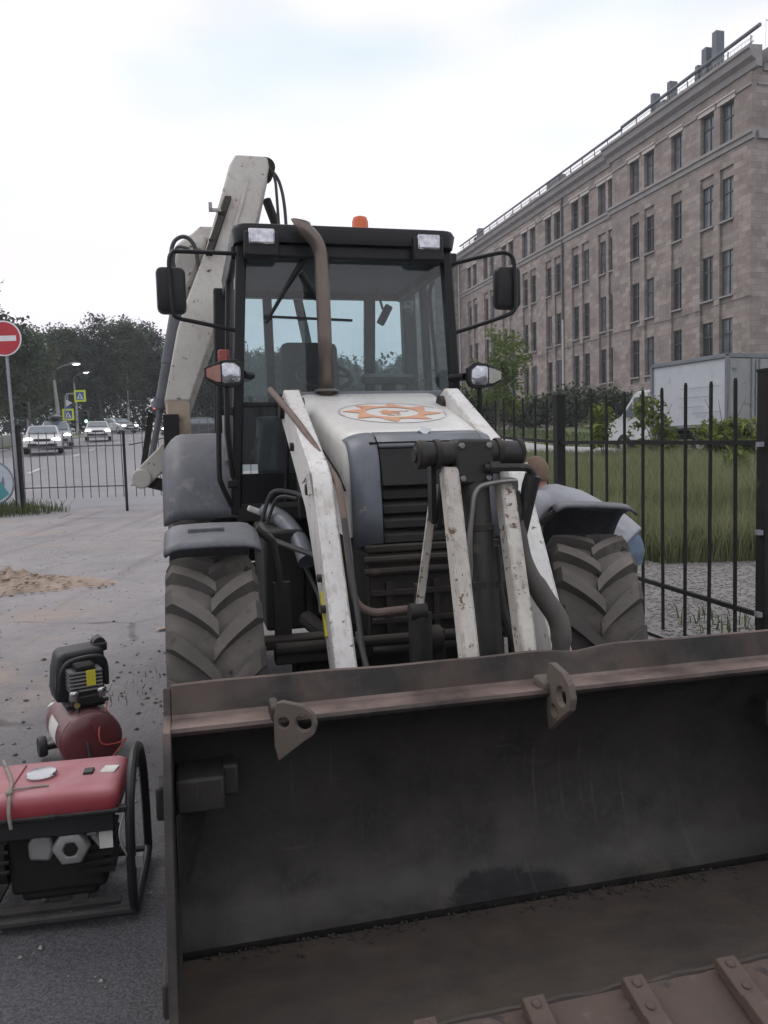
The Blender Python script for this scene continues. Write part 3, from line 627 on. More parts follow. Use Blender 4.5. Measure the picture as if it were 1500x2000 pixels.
# ---------------------------------------------------------------- fences
def fence_right():
    r = empty('railing_fence', (fenceX(5.04), 5.04, 0)); tag(r, 'black iron picket fence running behind the bent-over man', 'fence')
    ox, oy = fenceX(5.04), 5.04; d = Vector((-.2436, 1, 0)).normalized()
    def P(Y, z): return (fenceX(Y) - ox, Y - oy, terr(fenceX(Y), Y) + z)
    pk = MB(); pk.box((0, 0, .92), (.018, .018, 1.84)); pk.box((0, 0, 1.845), (.014, .014, .02)); pm = pk.mesh('picket', M['iron_black'], 0)
    posts = [5.04 + 2.74 * k - (.05 if k == 0 else 0) for k in range(-1, 7)]
    for i, Y in enumerate(posts):
        b = MB(); c = P(Y, 0); s = .085
        b.box((c[0], c[1], c[2] + .99), (s, s, 1.98), Matrix.Rotation(.24, 3, 'Z')); b.box((c[0], c[1], c[2] + 1.985), (s * 1.1, s * 1.1, .02), Matrix.Rotation(.24, 3, 'Z'))
        o = b.build('post', M['iron_black'], r, 0)
        for z in (.46, .98, 1.53):
            b = MB(); b.box((c[0] - .055, c[1] - .02, c[2] + z), (.03, .05, .03)); b.build('clamp', M['galv'], o, 0) if i in (1,) else None
    for a, c in zip(posts[:-1], posts[1:]):
        for z in (.44, 1.54):
            b = MB(); b.bar(P(a + .05, z), P(c - .05, z), .03, .03); b.build('rail', M['iron_black'], r, 0)
        for k in range(1, 10):
            Y = a + (c - a) * (k + .2 * (k == 3) * 0) / 10.3 + .01
            o = link('picket', pm, r); q = P(Y, .12 + random.uniform(-.012, .012)); o.location = q; o.rotation_euler = (random.uniform(-.006, .006), random.uniform(-.006, .006), .24)
fence_right()
def fence_left():
    Y0 = 20.6; r = empty('gate_fence', (-9.45, Y0, 0)); tag(r, 'thin dark picket fence with gate across the yard entrance by the road', 'fence')
    pk = MB(); pk.box((0, 0, .86), (.018, .018, 1.72)); pm = pk.mesh('picket', M['iron_grey'], 0)
    def zt(x): return terr(x, Y0)
    for x, s, y, h in ((-9.38, .17, Y0, 2.22), (-6.55, .055, Y0 - .25, 2.0), (-12.3, .15, Y0, 2.2), (-2.6, .15, Y0, 2.2)):
        b = MB(); b.box((x + 9.45, y - Y0, zt(x) + h / 2 - .02), (s, s, h)); b.box((x + 9.45, y - Y0, zt(x) + h - .01), (s * 1.15, s * 1.15, .03)); b.build('post', M['iron_black'], r, 0)
    for a, c in ((-12.2, -9.55), (-9.37, -6.6), (-6.5, -2.7)):
        for z in (.62, 1.66):
            b = MB(); b.bar((a + 9.45, 0, zt(a) + z), (c + 9.45, 0, zt(c) + z), .025, .03); b.build('rail', M['iron_grey'], r, 0)
        x = a + .14
        while x < c - .05:
            o = link('picket', pm, r); o.location = (x + 9.45, -.025, zt(x) + .33); o.rotation_euler = (0, random.uniform(-.008, .008), 0); x += .212
fence_left()
# no-entry sign on a pole beside the gate
def no_entry():
    x, y = -9.33, 20.32; g = terr(x, y); r = empty('no_entry_sign', (x, y, g)); tag(r, 'round red no-entry sign with white bar on a grey pole', 'traffic sign')
    b = MB(); b.tube([(0.03, .03, 0), (0.0, .03, 2.2), (-.06, .03, 4.85)], .038, 10); b.build('pole', M['galv'], r)
    rot = Matrix.Translation((-.05, -.04, 4.40)) @ Matrix.Rotation(R(90), 4, 'X')
    b = MB(); b.lathe([(.01, -.008), (.43, -.008), (.44, 0), (.43, .010)], rot, 40); d = b.build('sign_face', M['sign_white'], r)
    b = MB(); b.add([rot @ Vector((.405 * math.cos(k * math.pi / 24), .405 * math.sin(k * math.pi / 24), .0125)) for k in range(48)], [tuple(range(48))]); b.build('red_disc', M['sign_red'], d)
    b = MB(); b.box((-.05, -.0555, 4.40), (.62, .004, .135)); b.build('white_bar', M['sign_white'], d, 0)
    b = MB()
    for z in (4.2, 4.6): b.box((-.05, -.01, z), (.12, .05, .03))
    b.build('bracket', M['galv'], r, 0)
no_entry()
def round_board():
    r = empty('round_board', (-9.86, 20.15, terr(-10, 20.1))); tag(r, 'round painted board in teal, orange and grey leaning on the gate post', 'board')
    rot = Matrix.Translation((0, 0, .82)) @ Matrix.Rotation(R(96), 4, 'X')
    b = MB(); b.lathe([(.01, -.015), (.56, -.015), (.575, 0), (.56, .015)], rot, 40); f = b.build('board', M['board_grey'], r)
    b = MB(); b.lathe([(.33, .017), (.53, .017)], rot, 40, caps=False); b.build('ring', M['board_pale'], f)
    for nm, poly, m in (('figure', [(-.1, .05), (.02, .28), (.14, .05), (.1, -.12), (-.06, -.14)], 'iron_grey'), ('teal_field', [(-.5, -.2), (.2, .05), (.42, -.3), (.1, -.5), (-.3, -.46)], 'teal'), ('orange_field', [(-.42, -.3), (.05, -.2), (.12, -.5), (-.2, -.5)], 'board_orange'), ('pale_field', [(-.25, .1), (.25, .0), (.3, .2), (.1, .32), (-.2, .28)], 'board_pale')):
        off = {'pale_field': .0175, 'figure': .0195, 'teal_field': .0200, 'orange_field': .0215}[nm]
        b = MB(); n = len(poly); b.add([rot @ Vector((p[0], p[1], off)) for p in poly], [tuple(range(n))]); b.build(nm, M[m], f, 0)
round_board()
# ---------------------------------------------------------------- stone building
def stone_mat():
    m = bpy.data.materials.new('stone_cladding'); m.use_nodes = True; nt = m.node_tree; N = nt.nodes; L = nt.links; b = N['Principled BSDF']; b.inputs['Roughness'].default_value = .9; b.inputs['Specular IOR Level'].default_value = .2
    tc = N.new('ShaderNodeTexCoord'); s = N.new('ShaderNodeSeparateXYZ'); L.new(tc.outputs['Object'], s.inputs[0]); ad = N.new('ShaderNodeMath'); L.new(s.outputs[0], ad.inputs[0]); L.new(s.outputs[1], ad.inputs[1])
    c = N.new('ShaderNodeCombineXYZ'); L.new(ad.outputs[0], c.inputs[0]); L.new(s.outputs[2], c.inputs[1])
    br = N.new('ShaderNodeTexBrick'); L.new(c.outputs[0], br.inputs['Vector']); br.inputs['Scale'].default_value = 1.0; br.inputs['Brick Width'].default_value = .62; br.inputs['Row Height'].default_value = .3; br.inputs['Mortar Size'].default_value = .012; br.inputs['Mortar Smooth'].default_value = .3
    br.inputs['Color1'].default_value = (.245, .207, .193, 1); br.inputs['Color2'].default_value = (.345, .297, .275, 1); br.inputs['Mortar'].default_value = (.22, .19, .178, 1); br.inputs['Bias'].default_value = 0.05
    n = N.new('ShaderNodeTexNoise'); n.inputs['Scale'].default_value = .9; n.inputs['Detail'].default_value = 7; n.inputs['Roughness'].default_value = .7; L.new(c.outputs[0], n.inputs['Vector'])
    r = N.new('ShaderNodeMapRange'); r.inputs[1].default_value = .47; r.inputs[2].default_value = .68; L.new(n.outputs['Fac'], r.inputs[0])
    mx = N.new('ShaderNodeMix'); mx.data_type = 'RGBA'; L.new(r.outputs[0], mx.inputs[0]); L.new(br.outputs['Color'], mx.inputs[6]); mx.inputs[7].default_value = (.19, .16, .147, 1)
    # scattered paler stones
    br2 = N.new('ShaderNodeTexBrick'); L.new(c.outputs[0], br2.inputs['Vector']); br2.inputs['Scale'].default_value = 1.0; br2.inputs['Brick Width'].default_value = .62; br2.inputs['Row Height'].default_value = .3; br2.inputs['Mortar Size'].default_value = 0
    br2.inputs['Color1'].default_value = (0, 0, 0, 1); br2.inputs['Color2'].default_value = (1, 1, 1, 1); br2.inputs['Bias'].default_value = -.65
    m2 = N.new('ShaderNodeMix'); m2.data_type = 'RGBA'; mul = N.new('ShaderNodeMath'); mul.operation = 'MULTIPLY'; mul.inputs[1].default_value = .45; L.new(br2.outputs['Color'], mul.inputs[0]); L.new(mul.outputs[0], m2.inputs[0]); L.new(mx.outputs[2], m2.inputs[6]); m2.inputs[7].default_value = (.50, .43, .39, 1)
    L.new(m2.outputs[2], b.inputs['Base Color'])
    bp = N.new('ShaderNodeBump'); bp.inputs['Strength'].default_value = .5; bp.inputs['Distance'].default_value = .03; L.new(br.outputs['Fac'], bp.inputs['Height']); bp.invert = True; L.new(bp.outputs[0], b.inputs['Normal'])
    return m
M['stone_wall'] = stone_mat()
M['stone_band'] = mat('stone_band', (.25, .235, .235), (.33, .31, .305), 1.5, .9, bump=.2)
M['stone_trim'] = mat('stone_trim', (.47, .42, .40), (.56, .51, .48), 1.5, .9, bump=.15)
M['plinth'] = mat('plinth', (.19, .17, .165), (.26, .235, .225), 1.2, .9, bump=.2)
M['win_frame'] = mat('win_frame', (.06, .058, .06), (.09, .085, .085), 3, .6)
M['win_pale'] = mat('win_pale', (.34, .34, .36), (.28, .28, .30), 3, .6)
M['win_glass'] = mat('win_glass', (.025, .028, .032), (.05, .055, .06), 1.3, .07, spec=.6, coord='Object')
M['win_glass2'] = mat('win_glass2', (.09, .10, .115), (.17, .18, .20), 2.3, .12, spec=.6)
M['roof_metal'] = mat('roof_metal', (.10, .11, .13), (.14, .15, .17), 2, .6)
M['pipe_pale'] = mat('pipe_pale', (.5, .5, .5), (.42, .42, .42), 3, .6)
def building():
    rz = math.atan2(.967, -.2543)
    r = empty('stone_building', (19.025, 40.97, 0), rz); tag(r, 'long four-storey pinkish stone building with paired tall windows', 'building')
    pairs = [(1.59, 2.66), (3.16, 4.27), (5.89, 6.9), (8.58, 9.62), (10.17, 11.2)] 
    pairs2 = []
    for k in range(6):
        a = 12.72 + 0 if k == 0 else 16.7 + 4.23 * (k - 1)
        pairs2 += [(a, a + 1.02), (a + 1.5, a + 2.52)]
    pairs2 = [(12.8 + .45, 14.15), (14.5, 15.45)] + pairs2[2:]
    pairs2 += [(37.85, 38.85), (39.35, 40.3)]
    pairs = [(a - .28, c - .28) for a, c in pairs]; pairs2 = [(a - .15, c - .15) for a, c in pairs2]
    rows = [(5.62, 7.93), (9.1, 11.45), (12.97, 15.15), (16.85, 18.87)]
    z0, z1 = 4.9, 19.82
    def seg(x0, x1, y0, wins, pal):
        xb = sorted({x0, x1} | {w for p in wins for w in p}); zb = sorted({z0, z1, 5.2, 15.65} | {w for q in rows for w in q})
        inw = lambda x: any(a < x < c for a, c in wins)
        def depth(x, z):
            if inw(x):
                if any(a < z < c for a, c in rows): return None
                if 5.2 < z < 15.65: return y0 - .13
            return y0
        b = MB()
        D = [[depth((xb[i] + xb[i + 1]) / 2, (zb[j] + zb[j + 1]) / 2) for j in range(len(zb) - 1)] for i in range(len(xb) - 1)]
        back = y0 - .42
        val = lambda i, j: back if D[i][j] is None else D[i][j]
        for i in range(len(xb) - 1):
            for j in range(len(zb) - 1):
                xa, xc, za, zc = xb[i], xb[i + 1], zb[j], zb[j + 1]; y = val(i, j)
                if D[i][j] is not None: b.add([(xa, y, za), (xc, y, za), (xc, y, zc), (xa, y, zc)], [(0, 1, 2, 3)])
                if i + 1 < len(xb) - 1 and val(i + 1, j) != y: y2 = val(i + 1, j); b.add([(xc, y, za), (xc, y2, za), (xc, y2, zc), (xc, y, zc)], [(0, 1, 2, 3)])
                if j + 1 < len(zb) - 1 and val(i, j + 1) != y: y2 = val(i, j + 1); b.add([(xa, y, zc), (xc, y, zc), (xc, y2, zc), (xa, y2, zc)], [(0, 1, 2, 3)])
        b.build('wall', M['stone_wall'], r, 0)
        for wi, (a, c) in enumerate(wins):
            for ri, (za, zc) in enumerate(rows):
                w, h = c - a, zc - za; key = (round(w, 2), round(h, 2), ri)
                pale = ri >= 2 and x0 == 0
                if (key, pale) not in cache:
                    f = MB(); t = .06
                    f.box((w / 2, 0, t / 2), (w, .07, t)); f.box((w / 2, 0, h - t / 2), (w, .07, t)); f.box((t / 2, 0, h / 2), (t, .07, h - 2 * t)); f.box((w - t / 2, 0, h / 2), (t, .07, h - 2 * t))
                    f.box((w / 2, 0, h * .66), (w - 2 * t, .08, .07)); f.box((w / 2, .003, h * .33), (.06, .06, h * .66 - t - .035)); f.box((w * .5, .002, h * .83), (.04, .06, h * .34 - t - .035))
                    g = MB(); g.box((w / 2, -.02, h / 2), (w - 2 * t + .01, .012, h - 2 * t + .01))
                    s = MB(); s.box((w / 2, .12, -.05), (w + .06, .36, .09))
                    cache[(key, pale)] = (f.mesh('window', M['win_frame'], 0), g.mesh('pane', M['win_glass'], 0), g.mesh('pane', M['win_glass2'], 0), s.mesh('sill', M['stone_band'], 0))
                fm, gm, gm2, sm = cache[(key, pale)]
                o = link('window', fm, r); o.location = (a, y0 - .24, za)
                link('pane', gm2 if random.random() < (.6 if ri > 1 else .3) else gm, o)
                if ri < 3: link('sill', sm, o)
                if ri == 3:
                    s = MB(); s.box((w / 2, .26, h + .12), (w + .3, .1, .22)); s.box((w / 2, .30, h + .27), (w + .44, .16, .08)); s.build('lintel', M['stone_trim'], o, 0)
    cache = {}
    seg(0, 13.0, .3, pairs, 0); seg(13.0, 42.6, 0, pairs2, 1)
    # the step where the front block stands proud, end walls, back
    b = MB(); b.add([(13.0, 0, z0), (13.0, .3, z0), (13.0, .3, z1), (13.0, 0, z1)], [(0, 1, 2, 3)])
    b.add([(0, .3, z0), (0, -16, z0), (0, -16, z1), (0, .3, z1)], [(0, 1, 2, 3)])
    b.add([(0, -16, z0), (42.6, -16, z0), (42.6, -16, z1), (0, -16, z1)], [(0, 1, 2, 3)]); b.build('side_wall', M['stone_wall'], r, 0)
    # interior backing so that the panes look into dark rooms
    b = MB(); b.box((21.4, -8.2, 12.3), (41.8, 15, 14.6)); b.build('core', M['win_frame'], r, 0)
    # wing at the far end
    b = MB(); b.box((48, -5.6, 11.55), (10.8, 16.4, 16.7)); b.build('wing_wall', M['stone_wall'], r, 0)
    b = MB(); b.box((47.9, -5.5, 20.07), (11.2, 17.0, .5)); b.build('wing_cornice', M['stone_band'], r, 0)
    b = MB(); b.prism([(.42, 1.0), (.42, 4.75), (.36, 4.88), (-15, 4.88), (-15, 1.0)], -.12, 13.1, 'x'); b.prism([(.12, 1.0), (.12, 4.75), (.06, 4.88), (-15, 4.88), (-15, 1.0)], 13.1, 42.6, 'x'); b.build('plinth', M['plinth'], r, 0)
    for x0, x1, y0 in ((-.45, 13.4, .3), (13.4, 42.4, 0)):
        b = MB(); b.prism([(y0 - .2, 19.67), (y0 + .1, 19.67), (y0 + .15, 19.97), (y0 + .42, 20.12), (y0 + .48, 20.42), (y0 + .6, 20.47), (y0 + .6, 20.62), (y0 - .2, 20.67)], x0, x1, 'x'); b.build('cornice', M['stone_band'], r, 0)
        b = MB(); b.prism([(y0 - .05, 16.35), (y0 + .09, 16.38), (y0 + .10, 16.62), (y0 + .2, 16.66), (y0 + .2, 16.8), (y0 - .05, 16.83)], max(x0, -.2), x1, 'x'); b.build('string_course', M['stone_band'], r, 0)
    wa = sorted(pairs + pairs2); edges = [0] + [e for p in wa for e in (p[0] - .22, p[1] + .22)] + [42.4]
    for a, c in zip(edges[::2], edges[1::2]):
        if c - a < .15: continue
        y0 = .3 if a < 13 and c < 13.3 else 0
        b = MB(); b.box(((a + c) / 2, y0 + .03, 19.05), (c - a, .09, .13)); b.build('string_course', M['stone_band'], r, 0)
    # side face mouldings
    b = MB(); b.prism([(.05, 19.67), (-.1, 19.67), (-.15, 19.97), (-.42, 20.12), (-.48, 20.42), (-.6, 20.47), (-.6, 20.62), (.2, 20.67)], -16, -.31, 'y'); b.build('cornice', M['stone_band'], r, 0)
    b = MB(); b.box((-.06, -8, 16.6), (.22, 16, .4)); b.box((-.03, -8, 19.05), (.1, 16, .13)); b.build('string_course', M['stone_band'], r, 0)
    b = MB(); b.box((21, -7.9, 20.65), (41.6, 15.6, .12)); b.build('roof', M['roof_metal'], r, 0)
    # cable along the second storey
    b = MB(); b.tube([(-.1, .36, 8.75), (6, .36, 8.6), (12.9, .36, 8.7), (13.15, .06, 8.7), (28, .06, 8.55), (42, .06, 8.6)], .02, 5); b.build('cable', M['win_frame'], r)
    for x, y0, za, zc, m in ((13.15, .08, 5, 19.67, 'stone_band'), (20.35, .08, 4.9, 10.8, 'pipe_pale'), (20.35, .08, 10.8, 19.67, 'win_frame'), (42.3, .1, 4.9, 19.67, 'pipe_pale')):
        b = MB(); b.tube([(x, y0 + .02, za), (x, y0 + .02, zc), (x, y0 + .35, zc + .35)] if zc > 20 else [(x, y0 + .02, za), (x, y0 + .02, zc)], .075, 8); b.build('drainpipe', M[m], r)
    # roof railing and pipe
    b = MB(); x = .6
    while x < 42: b.bar((x, -.1, 20.67), (x, -.1, 21.62), .04, .04); b.bar((x, -.1, 21.37), (x + .25, -.5, 20.67), .025, .025); x += 1.7
    b.bar((.4, -.1, 21.27), (42.2, -.1, 21.27), .03, .03); b.bar((.4, -.1, 20.97), (42.2, -.1, 20.97), .025, .025)
    b.build('roof_railing', M['win_frame'], r, 0)
    b = MB()
    for i in range(150): b.bar((.5 + i * .27, -.12, 20.67), (.5 + i * .27, -.12, 21.52), .012, .012)
    b.bar((.45, -.12, 21.52), (42, -.12, 21.52), .02, .02); b.build('roof_mesh', M['pipe_pale'], r, 0)
    b = MB(); b.tube([(-.1, -.05, 21.79), (12.4, -.05, 21.67)], .10, 8); b.build('roof_pipe', M['roof_metal'], r)
    b = MB(); b.tube([(12.4, -.05, 21.57), (42.2, -.05, 21.52)], .075, 8); b.build('roof_pipe', M['roof_metal'], r)
    b = MB()
    for i in range(60): b.bar((-.2, -.3 - i * .25, 20.67), (-.2, -.3 - i * .25, 21.97), .012, .012)
    b.bar((-.2, -.3, 21.97), (-.2, -15.5, 21.97), .03, .03); b.build('roof_mesh', M['pipe_pale'], r, 0)
    for x, w, h, y in ((3.95, .42, 2.8, -.5), (4.75, .45, 2.3, -.45), (5.25, .3, 1.6, -.35), (7.9, .35, 1.9, -.4), (6.6, .3, .8, -.3), (9.2, 1.2, 1.25, -.6), (9.75, .3, 2.0, -.5), (13.6, 1.9, .75, -.4), (23.2, 2.6, 1.35, -.7), (26.5, 1.6, .75, -.5), (38.5, .7, 1.6, -.5), (39.4, .4, 1.0, -.5), (30.5, .6, .7, -.4)):
        b = MB(); b.prism([(x - w / 2, 20.67), (x + w / 2, 20.67), (x + w / 2 * .85, 20.67 + h), (x - w / 2 * .85, 20.67 + h)], y - .5, y, 'y'); b.build('chimney' if h > 1.3 and w < .8 else 'roof_vent', M['roof_metal'], r, 0)
building()
# ---------------------------------------------------------------- box truck
def box_truck():
    hd = Vector((-.38, .925, 0)).normalized(); rz = math.atan2(hd.y, hd.x)          # +x = forward
    ox, oy = 9.9, 23.0; g = terr(9.3, 25)
    r = empty('box_truck', (ox, oy, g), rz); tag(r, 'white box truck with grimy panels parked behind the saplings', 'truck')
    # local y: + is the left side of the truck (faces the street), rear at x=0
    W = 2.0; yl = 0.0; yr = -W
    b = MB(); b.box((1.55, -1, 1.83), (3.08, 1.97, 1.86)); b.build('cargo_box', M['truck_panel'], r, 0)
    b = MB()
    for x in (0.0, 3.1):
        for y in (yl, yr): b.box((x, y, 1.83), (.1, .1, 1.98))
    for y in (yl, yr):
        for z in (.86, 2.82): b.box((1.55, y, z), (3.0, .09, .1))
    for x in (0, 3.1):
        for z in (.86, 2.82): b.box((x, -1, z), (.09, 1.9, .1))
    b.build('box_frame', M['truck_frame'], r, 0, bevel=.01)
    b = MB(); b.box((1.55, -1, 2.885), (3.1, 2.02, .03)); b.build('box_roof', M['truck_frame'], r, 0)
    for y in (-.5, -1.5):
        b = MB(); b.box((-.04, y, 1.83), (.03, .9, 1.8)); d = b.build('rear_door', M['truck_door'], r, 0, bevel=.008)
        b = MB(); b.tube([(-.075, y - .35 * (1 if y < -1 else -1) * -1, .95), (-.075, y - .35 * (1 if y < -1 else -1) * -1, 2.75)], .02, 6); b.build('lock_bar', M['truck_frame'], d)
        b = MB(); b.box((-.06, y + (.3 if y > -1 else -.3), 2.45), (.03, .16, .06)); b.build('hinge', M['truck_frame'], d, 0)
    b = MB(); b.bar((-.2, -.35, .55), (4.9, -.35, .55), .08, .16); b.bar((-.2, -1.65, .55), (4.9, -1.65, .55), .08, .16)
    for x in (.1, 1.2, 2.3, 3.2): b.bar((x, -.3, .7), (x, -1.7, .7), .08, .1)
    b.build('chassis', M['engine_dark'], r, 0)
    # cab: side profile (x forward, z)
    prof = [(3.2, .5), (3.2, 2.0), (3.35, 2.12), (3.95, 2.12), (4.15, 2.02), (4.72, 1.32), (5.32, 1.12), (5.42, .95), (5.44, .5)]
    b = MB(); b.prism(prof, -1.96, -.04, 'x'); b.v = [(p[1], p[0], p[2]) for p in b.v]
    # narrow the cab towards its roof
    b.v = [(x, -1 + (y + 1) * (1 - .10 * max(0, (z - 1.2)) / .9), z) for x, y, z in b.v]
    b.build('cab', M['truck_white'], r, 0, bevel=.04)
    b = MB(); q = lambda y, z: -1 + (y + 1) * (1 - .10 * max(0, (z - 1.2)) / .9)
    for y in (-.03, -1.97):
        s = .006 if y > -1 else -.006
        w = [(3.42, 1.28), (3.42, 1.92), (4.05, 1.92), (4.55, 1.36), (4.55, 1.28)]
        b = MB(); n = len(w); b.add([(x, q(y, z) + s, z) for x, z in w] + [(x, q(y, z) - s, z) for x, z in w], [tuple(range(n)), tuple(range(2 * n - 1, n - 1, -1))] + [(i, (i + 1) % n, n + (i + 1) % n, n + i) for i in range(n)]); b.build('side_window', M['car_glass'], r, 0)
        b = MB(); b.box((4.1, q(y, 1.6) + s * 1.5, 1.6), (.04, .02, .68)); b.build('window_bar', M['truck_white'], r, 0)
        b = MB(); b.box((4.05, y + s, 1.05), (.12, .02, .03)); b.build('door_handle', M['black_plastic'], r, 0)
        b = MB(); b.box((4.62, y + (.18 if y > -1 else -.18), 1.62), (.08, .16, .3)); b.bar((4.55, y, 1.45), (4.6, y + (.15 if y > -1 else -.15), 1.5), .02, .02); b.build('mirror', M['black_plastic'], r, 0, bevel=.02)
        b = MB(); b.ell((5.36, y + (-.22 if y > -1 else .22), .92), (.1, .2, .12), 10, 7); b.build('headlight', M['lens'], r)
    b = MB(); b.add([(4.17, q(-.14, 2.0), 2.0), (4.17, q(-1.86, 2.0), 2.0), (4.73, -1.85, 1.35), (4.73, -.15, 1.35)], [(0, 1, 2, 3)]); b.v = [(x + .01, y, z + .008) for x, y, z in b.v]; b.build('windscreen', M['car_glass'], r, 0)
    b = MB(); b.box((5.42, -1, .55), (.12, 1.9, .22)); b.build('bumper', M['black_plastic'], r, 0, bevel=.04)
    for x, y in ((4.55, -.12), (4.55, -1.88), (1.1, -.15), (1.1, -1.85)):
        w = empty('wheel', (x, y, .36), 0, r); t = Matrix.Rotation(R(90), 4, 'X')
        b = MB(); b.lathe([(.2, -.1), (.33, -.11), (.36, -.08), (.36, .08), (.33, .11), (.2, .1)], t, 20, caps=False); b.build('tyre', M['black_dusty'], w)
        b = MB(); b.lathe([(.02, -.06), (.2, -.09), (.2, .09), (.02, .06)], t, 16); b.build('rim', M['steel'], w)
    b = MB()
    for i in range(3): b.box((1.0 + .2 * i, .052, 2.0 - .28 * i), (1.6 - .3 * i, .004, .012))
    b.box((.75, .052, 1.25), (1.1, .004, .012)); b.build('scratch', M['truck_frame'], r, 0)
M['truck_panel'] = mat('truck_panel', (.50, .52, .56), (.43, .45, .49), 2.2, .6, spots=[((.30, .30, .31), 2.4, .60, .1, .8), ((.16, .16, .16), 7, .67, .05, .8)])
M['truck_door'] = mat('truck_door', (.27, .28, .28), (.22, .23, .23), 2, .6, spots=[((.14, .14, .14), 3, .58, .1, .8)])
M['truck_frame'] = mat('truck_frame', (.13, .14, .16), (.18, .19, .21), 3, .6)
M['truck_white'] = mat('truck_white', (.56, .57, .58), (.48, .49, .5), 2, .4)
box_truck()
# a second, greyer box body parked beyond it
def second_box():
    hd = Vector((-.38, .925, 0)).normalized(); rz = math.atan2(hd.y, hd.x)
    x, y = 13.2, 25.4; r = empty('cargo_container', (x, y, terr(x, y)), rz); tag(r, 'pale grey ribbed box body behind the truck rear doors', 'container')
    b = MB(); b.box((2, -1, 1.6), (4, 2, 2.4)); b.build('body', M['truck_white'], r, 0, bevel=.02)
    for i in range(7):
        o = MB(); o.box((-.015, -1, .65 + i * .32), (.03, 1.9, .04)); o.build('rib', M['truck_frame'], r, 0)
    b = MB(); b.box((2, -1, .2), (3.6, 1.2, .4)); b.build('base', M['engine_dark'], r, 0)
second_box()
# ---------------------------------------------------------------- road users and street furniture
def make_car(name, label, paint, x, y, rz, scale=1.0, tall=0.0, rack=False):
    r = empty(name, (x, y, terr(x, y) + .03), rz); r.scale = (scale,) * 3; tag(r, label, 'car')
    # front towards -y in local space; side profile as (y,z)
    h = 1.44 + tall
    lower = [(-2.12, .28), (-2.18, .45), (-2.15, .66), (-1.95, .78), (-1.05, .95), (-.7, .98), (1.55, 1.0), (2.05, .97), (2.15, .7), (2.12, .3)]
    secs = []
    for t in (-1, -.93, -.8, .8, .93, 1):
        k = 1 - (abs(t) > .9) * .03 - (abs(t) == 1) * .04
        secs.append([(t * .87, yy * (k if abs(yy) > 1.9 else 1), .28 + (zz - .28) * (1 - .10 * (abs(t) == 1) * (zz > .6))) for yy, zz in lower])
    b = MB(); b.loft(secs); b.build('body', paint, r, 30)
    cab = [(-.95, .95), (-.25, h - .04), (.1, h), (1.1, h - .02), (1.75, .98)]
    b = MB(); secs = []
    for t in (-1, 1): secs.append([(t * (.80 - .17 * (zz - .95) / .5), yy, zz) for yy, zz in cab])
    b.loft(secs); b.build('cabin', paint, r, 30, bevel=.05)
    b = MB(); hh = h - .09; b.add([(-.68, -.90, .995), (.68, -.90, .995), (.58, -.29, hh), (-.58, -.29, hh)], [(0, 1, 2, 3)]); b.v = [(p[0], p[1] - .035, p[2] + .035) for p in b.v]; b.build('windscreen', M['car_glass'], r, 0)
    for s in (-1, 1):
        w = [(-.6, 1.0), (-.18, h - .1), (1.0, h - .1), (1.4, 1.0)]; b = MB(); b.add([(s * (.825 - .17 * (zz - .95) / .5), yy, zz) for yy, zz in w], [(0, 1, 2, 3)]); b.build('side_window', M['car_glass'], r, 0)
        b = MB(); b.ell((s * .63, -2.04, .68), (.20, .12, .10), 10, 6); b.build('headlight', M['headlamp_on'], r)
        b = MB(); b.ell((s * .95, -.62, 1.02), (.10, .06, .07), 8, 6); b.build('mirror', paint, r)
        for yy in (-1.32, 1.3):
            wh = empty('wheel', (s * .78, yy, .31), 0, r); tr = Matrix.Rotation(R(90), 4, 'Y')
            b = MB(); b.lathe([(.18, -.09), (.29, -.1), (.315, -.07), (.315, .07), (.29, .1), (.18, .09)], tr, 18, caps=False); b.build('tyre', M['black_dusty'], wh)
            b = MB(); b.lathe([(.02, -.07), (.19, -.085), (.19, .085), (.02, .07)], tr, 14); b.build('rim', M['steel'], wh)
    b = MB(); b.box((0, -2.13, .66), (.74, .1, .12)); b.build('grille', M['black_plastic'], r, 0)
    b = MB(); b.box((0, -2.14, .42), (1.3, .1, .14)); b.build('lower_grille', M['black_plastic'], r, 0)
    b = MB(); b.box((0, -2.205, .52), (.5, .02, .11)); b.build('number_plate', M['sign_white'], r, 0)
    if rack:
        b = MB(); b.ell((0, .35, h + .2), (.42, .85, .2), 12, 7); b.build('roof_box', M['car_dark'], r)
    return r
make_car('car', 'white car with headlights on approaching behind the gate fence', M['car_white'], -17.15, 40.7, R(21))
make_car('car', 'car with dark roof box following close behind another car', M['car_silver'], -19.3, 47.6, R(20), 1.04, .1, True)
make_car('car', 'white car with bright headlights beside the blue balloon', M['car_white'], -20.55, 58.2, R(19))
make_car('car', 'silver car far up the road turning in front of the wood', M['car_silver'], -24.7, 75.5, R(48))
make_car('car', 'dark car passing on the road seen above the rear mudguard', M['car_dark'], -12.7, 54.5, R(-70))
def balloon():
    x, y, z = -20.9, 58.3, 3.72; r = empty('balloon', (x, y, terr(x, y))); tag(r, 'light blue balloon tethered beside the road', 'balloon'); g = terr(x, y)
    b = MB(); b.ell((0, 0, z - g), (.30, .30, .35), 18, 12); b.tube([(0, 0, z - g - .34), (0, 0, z - g - .41)], [.02, .05], 8); b.build('body', M['balloon'], r)
    b = MB(); b.tube([(0, 0, z - g - .4), (.03, 0, .5), (0, 0, 0)], .006, 5); b.build('string', M['white_label'], r)
balloon()
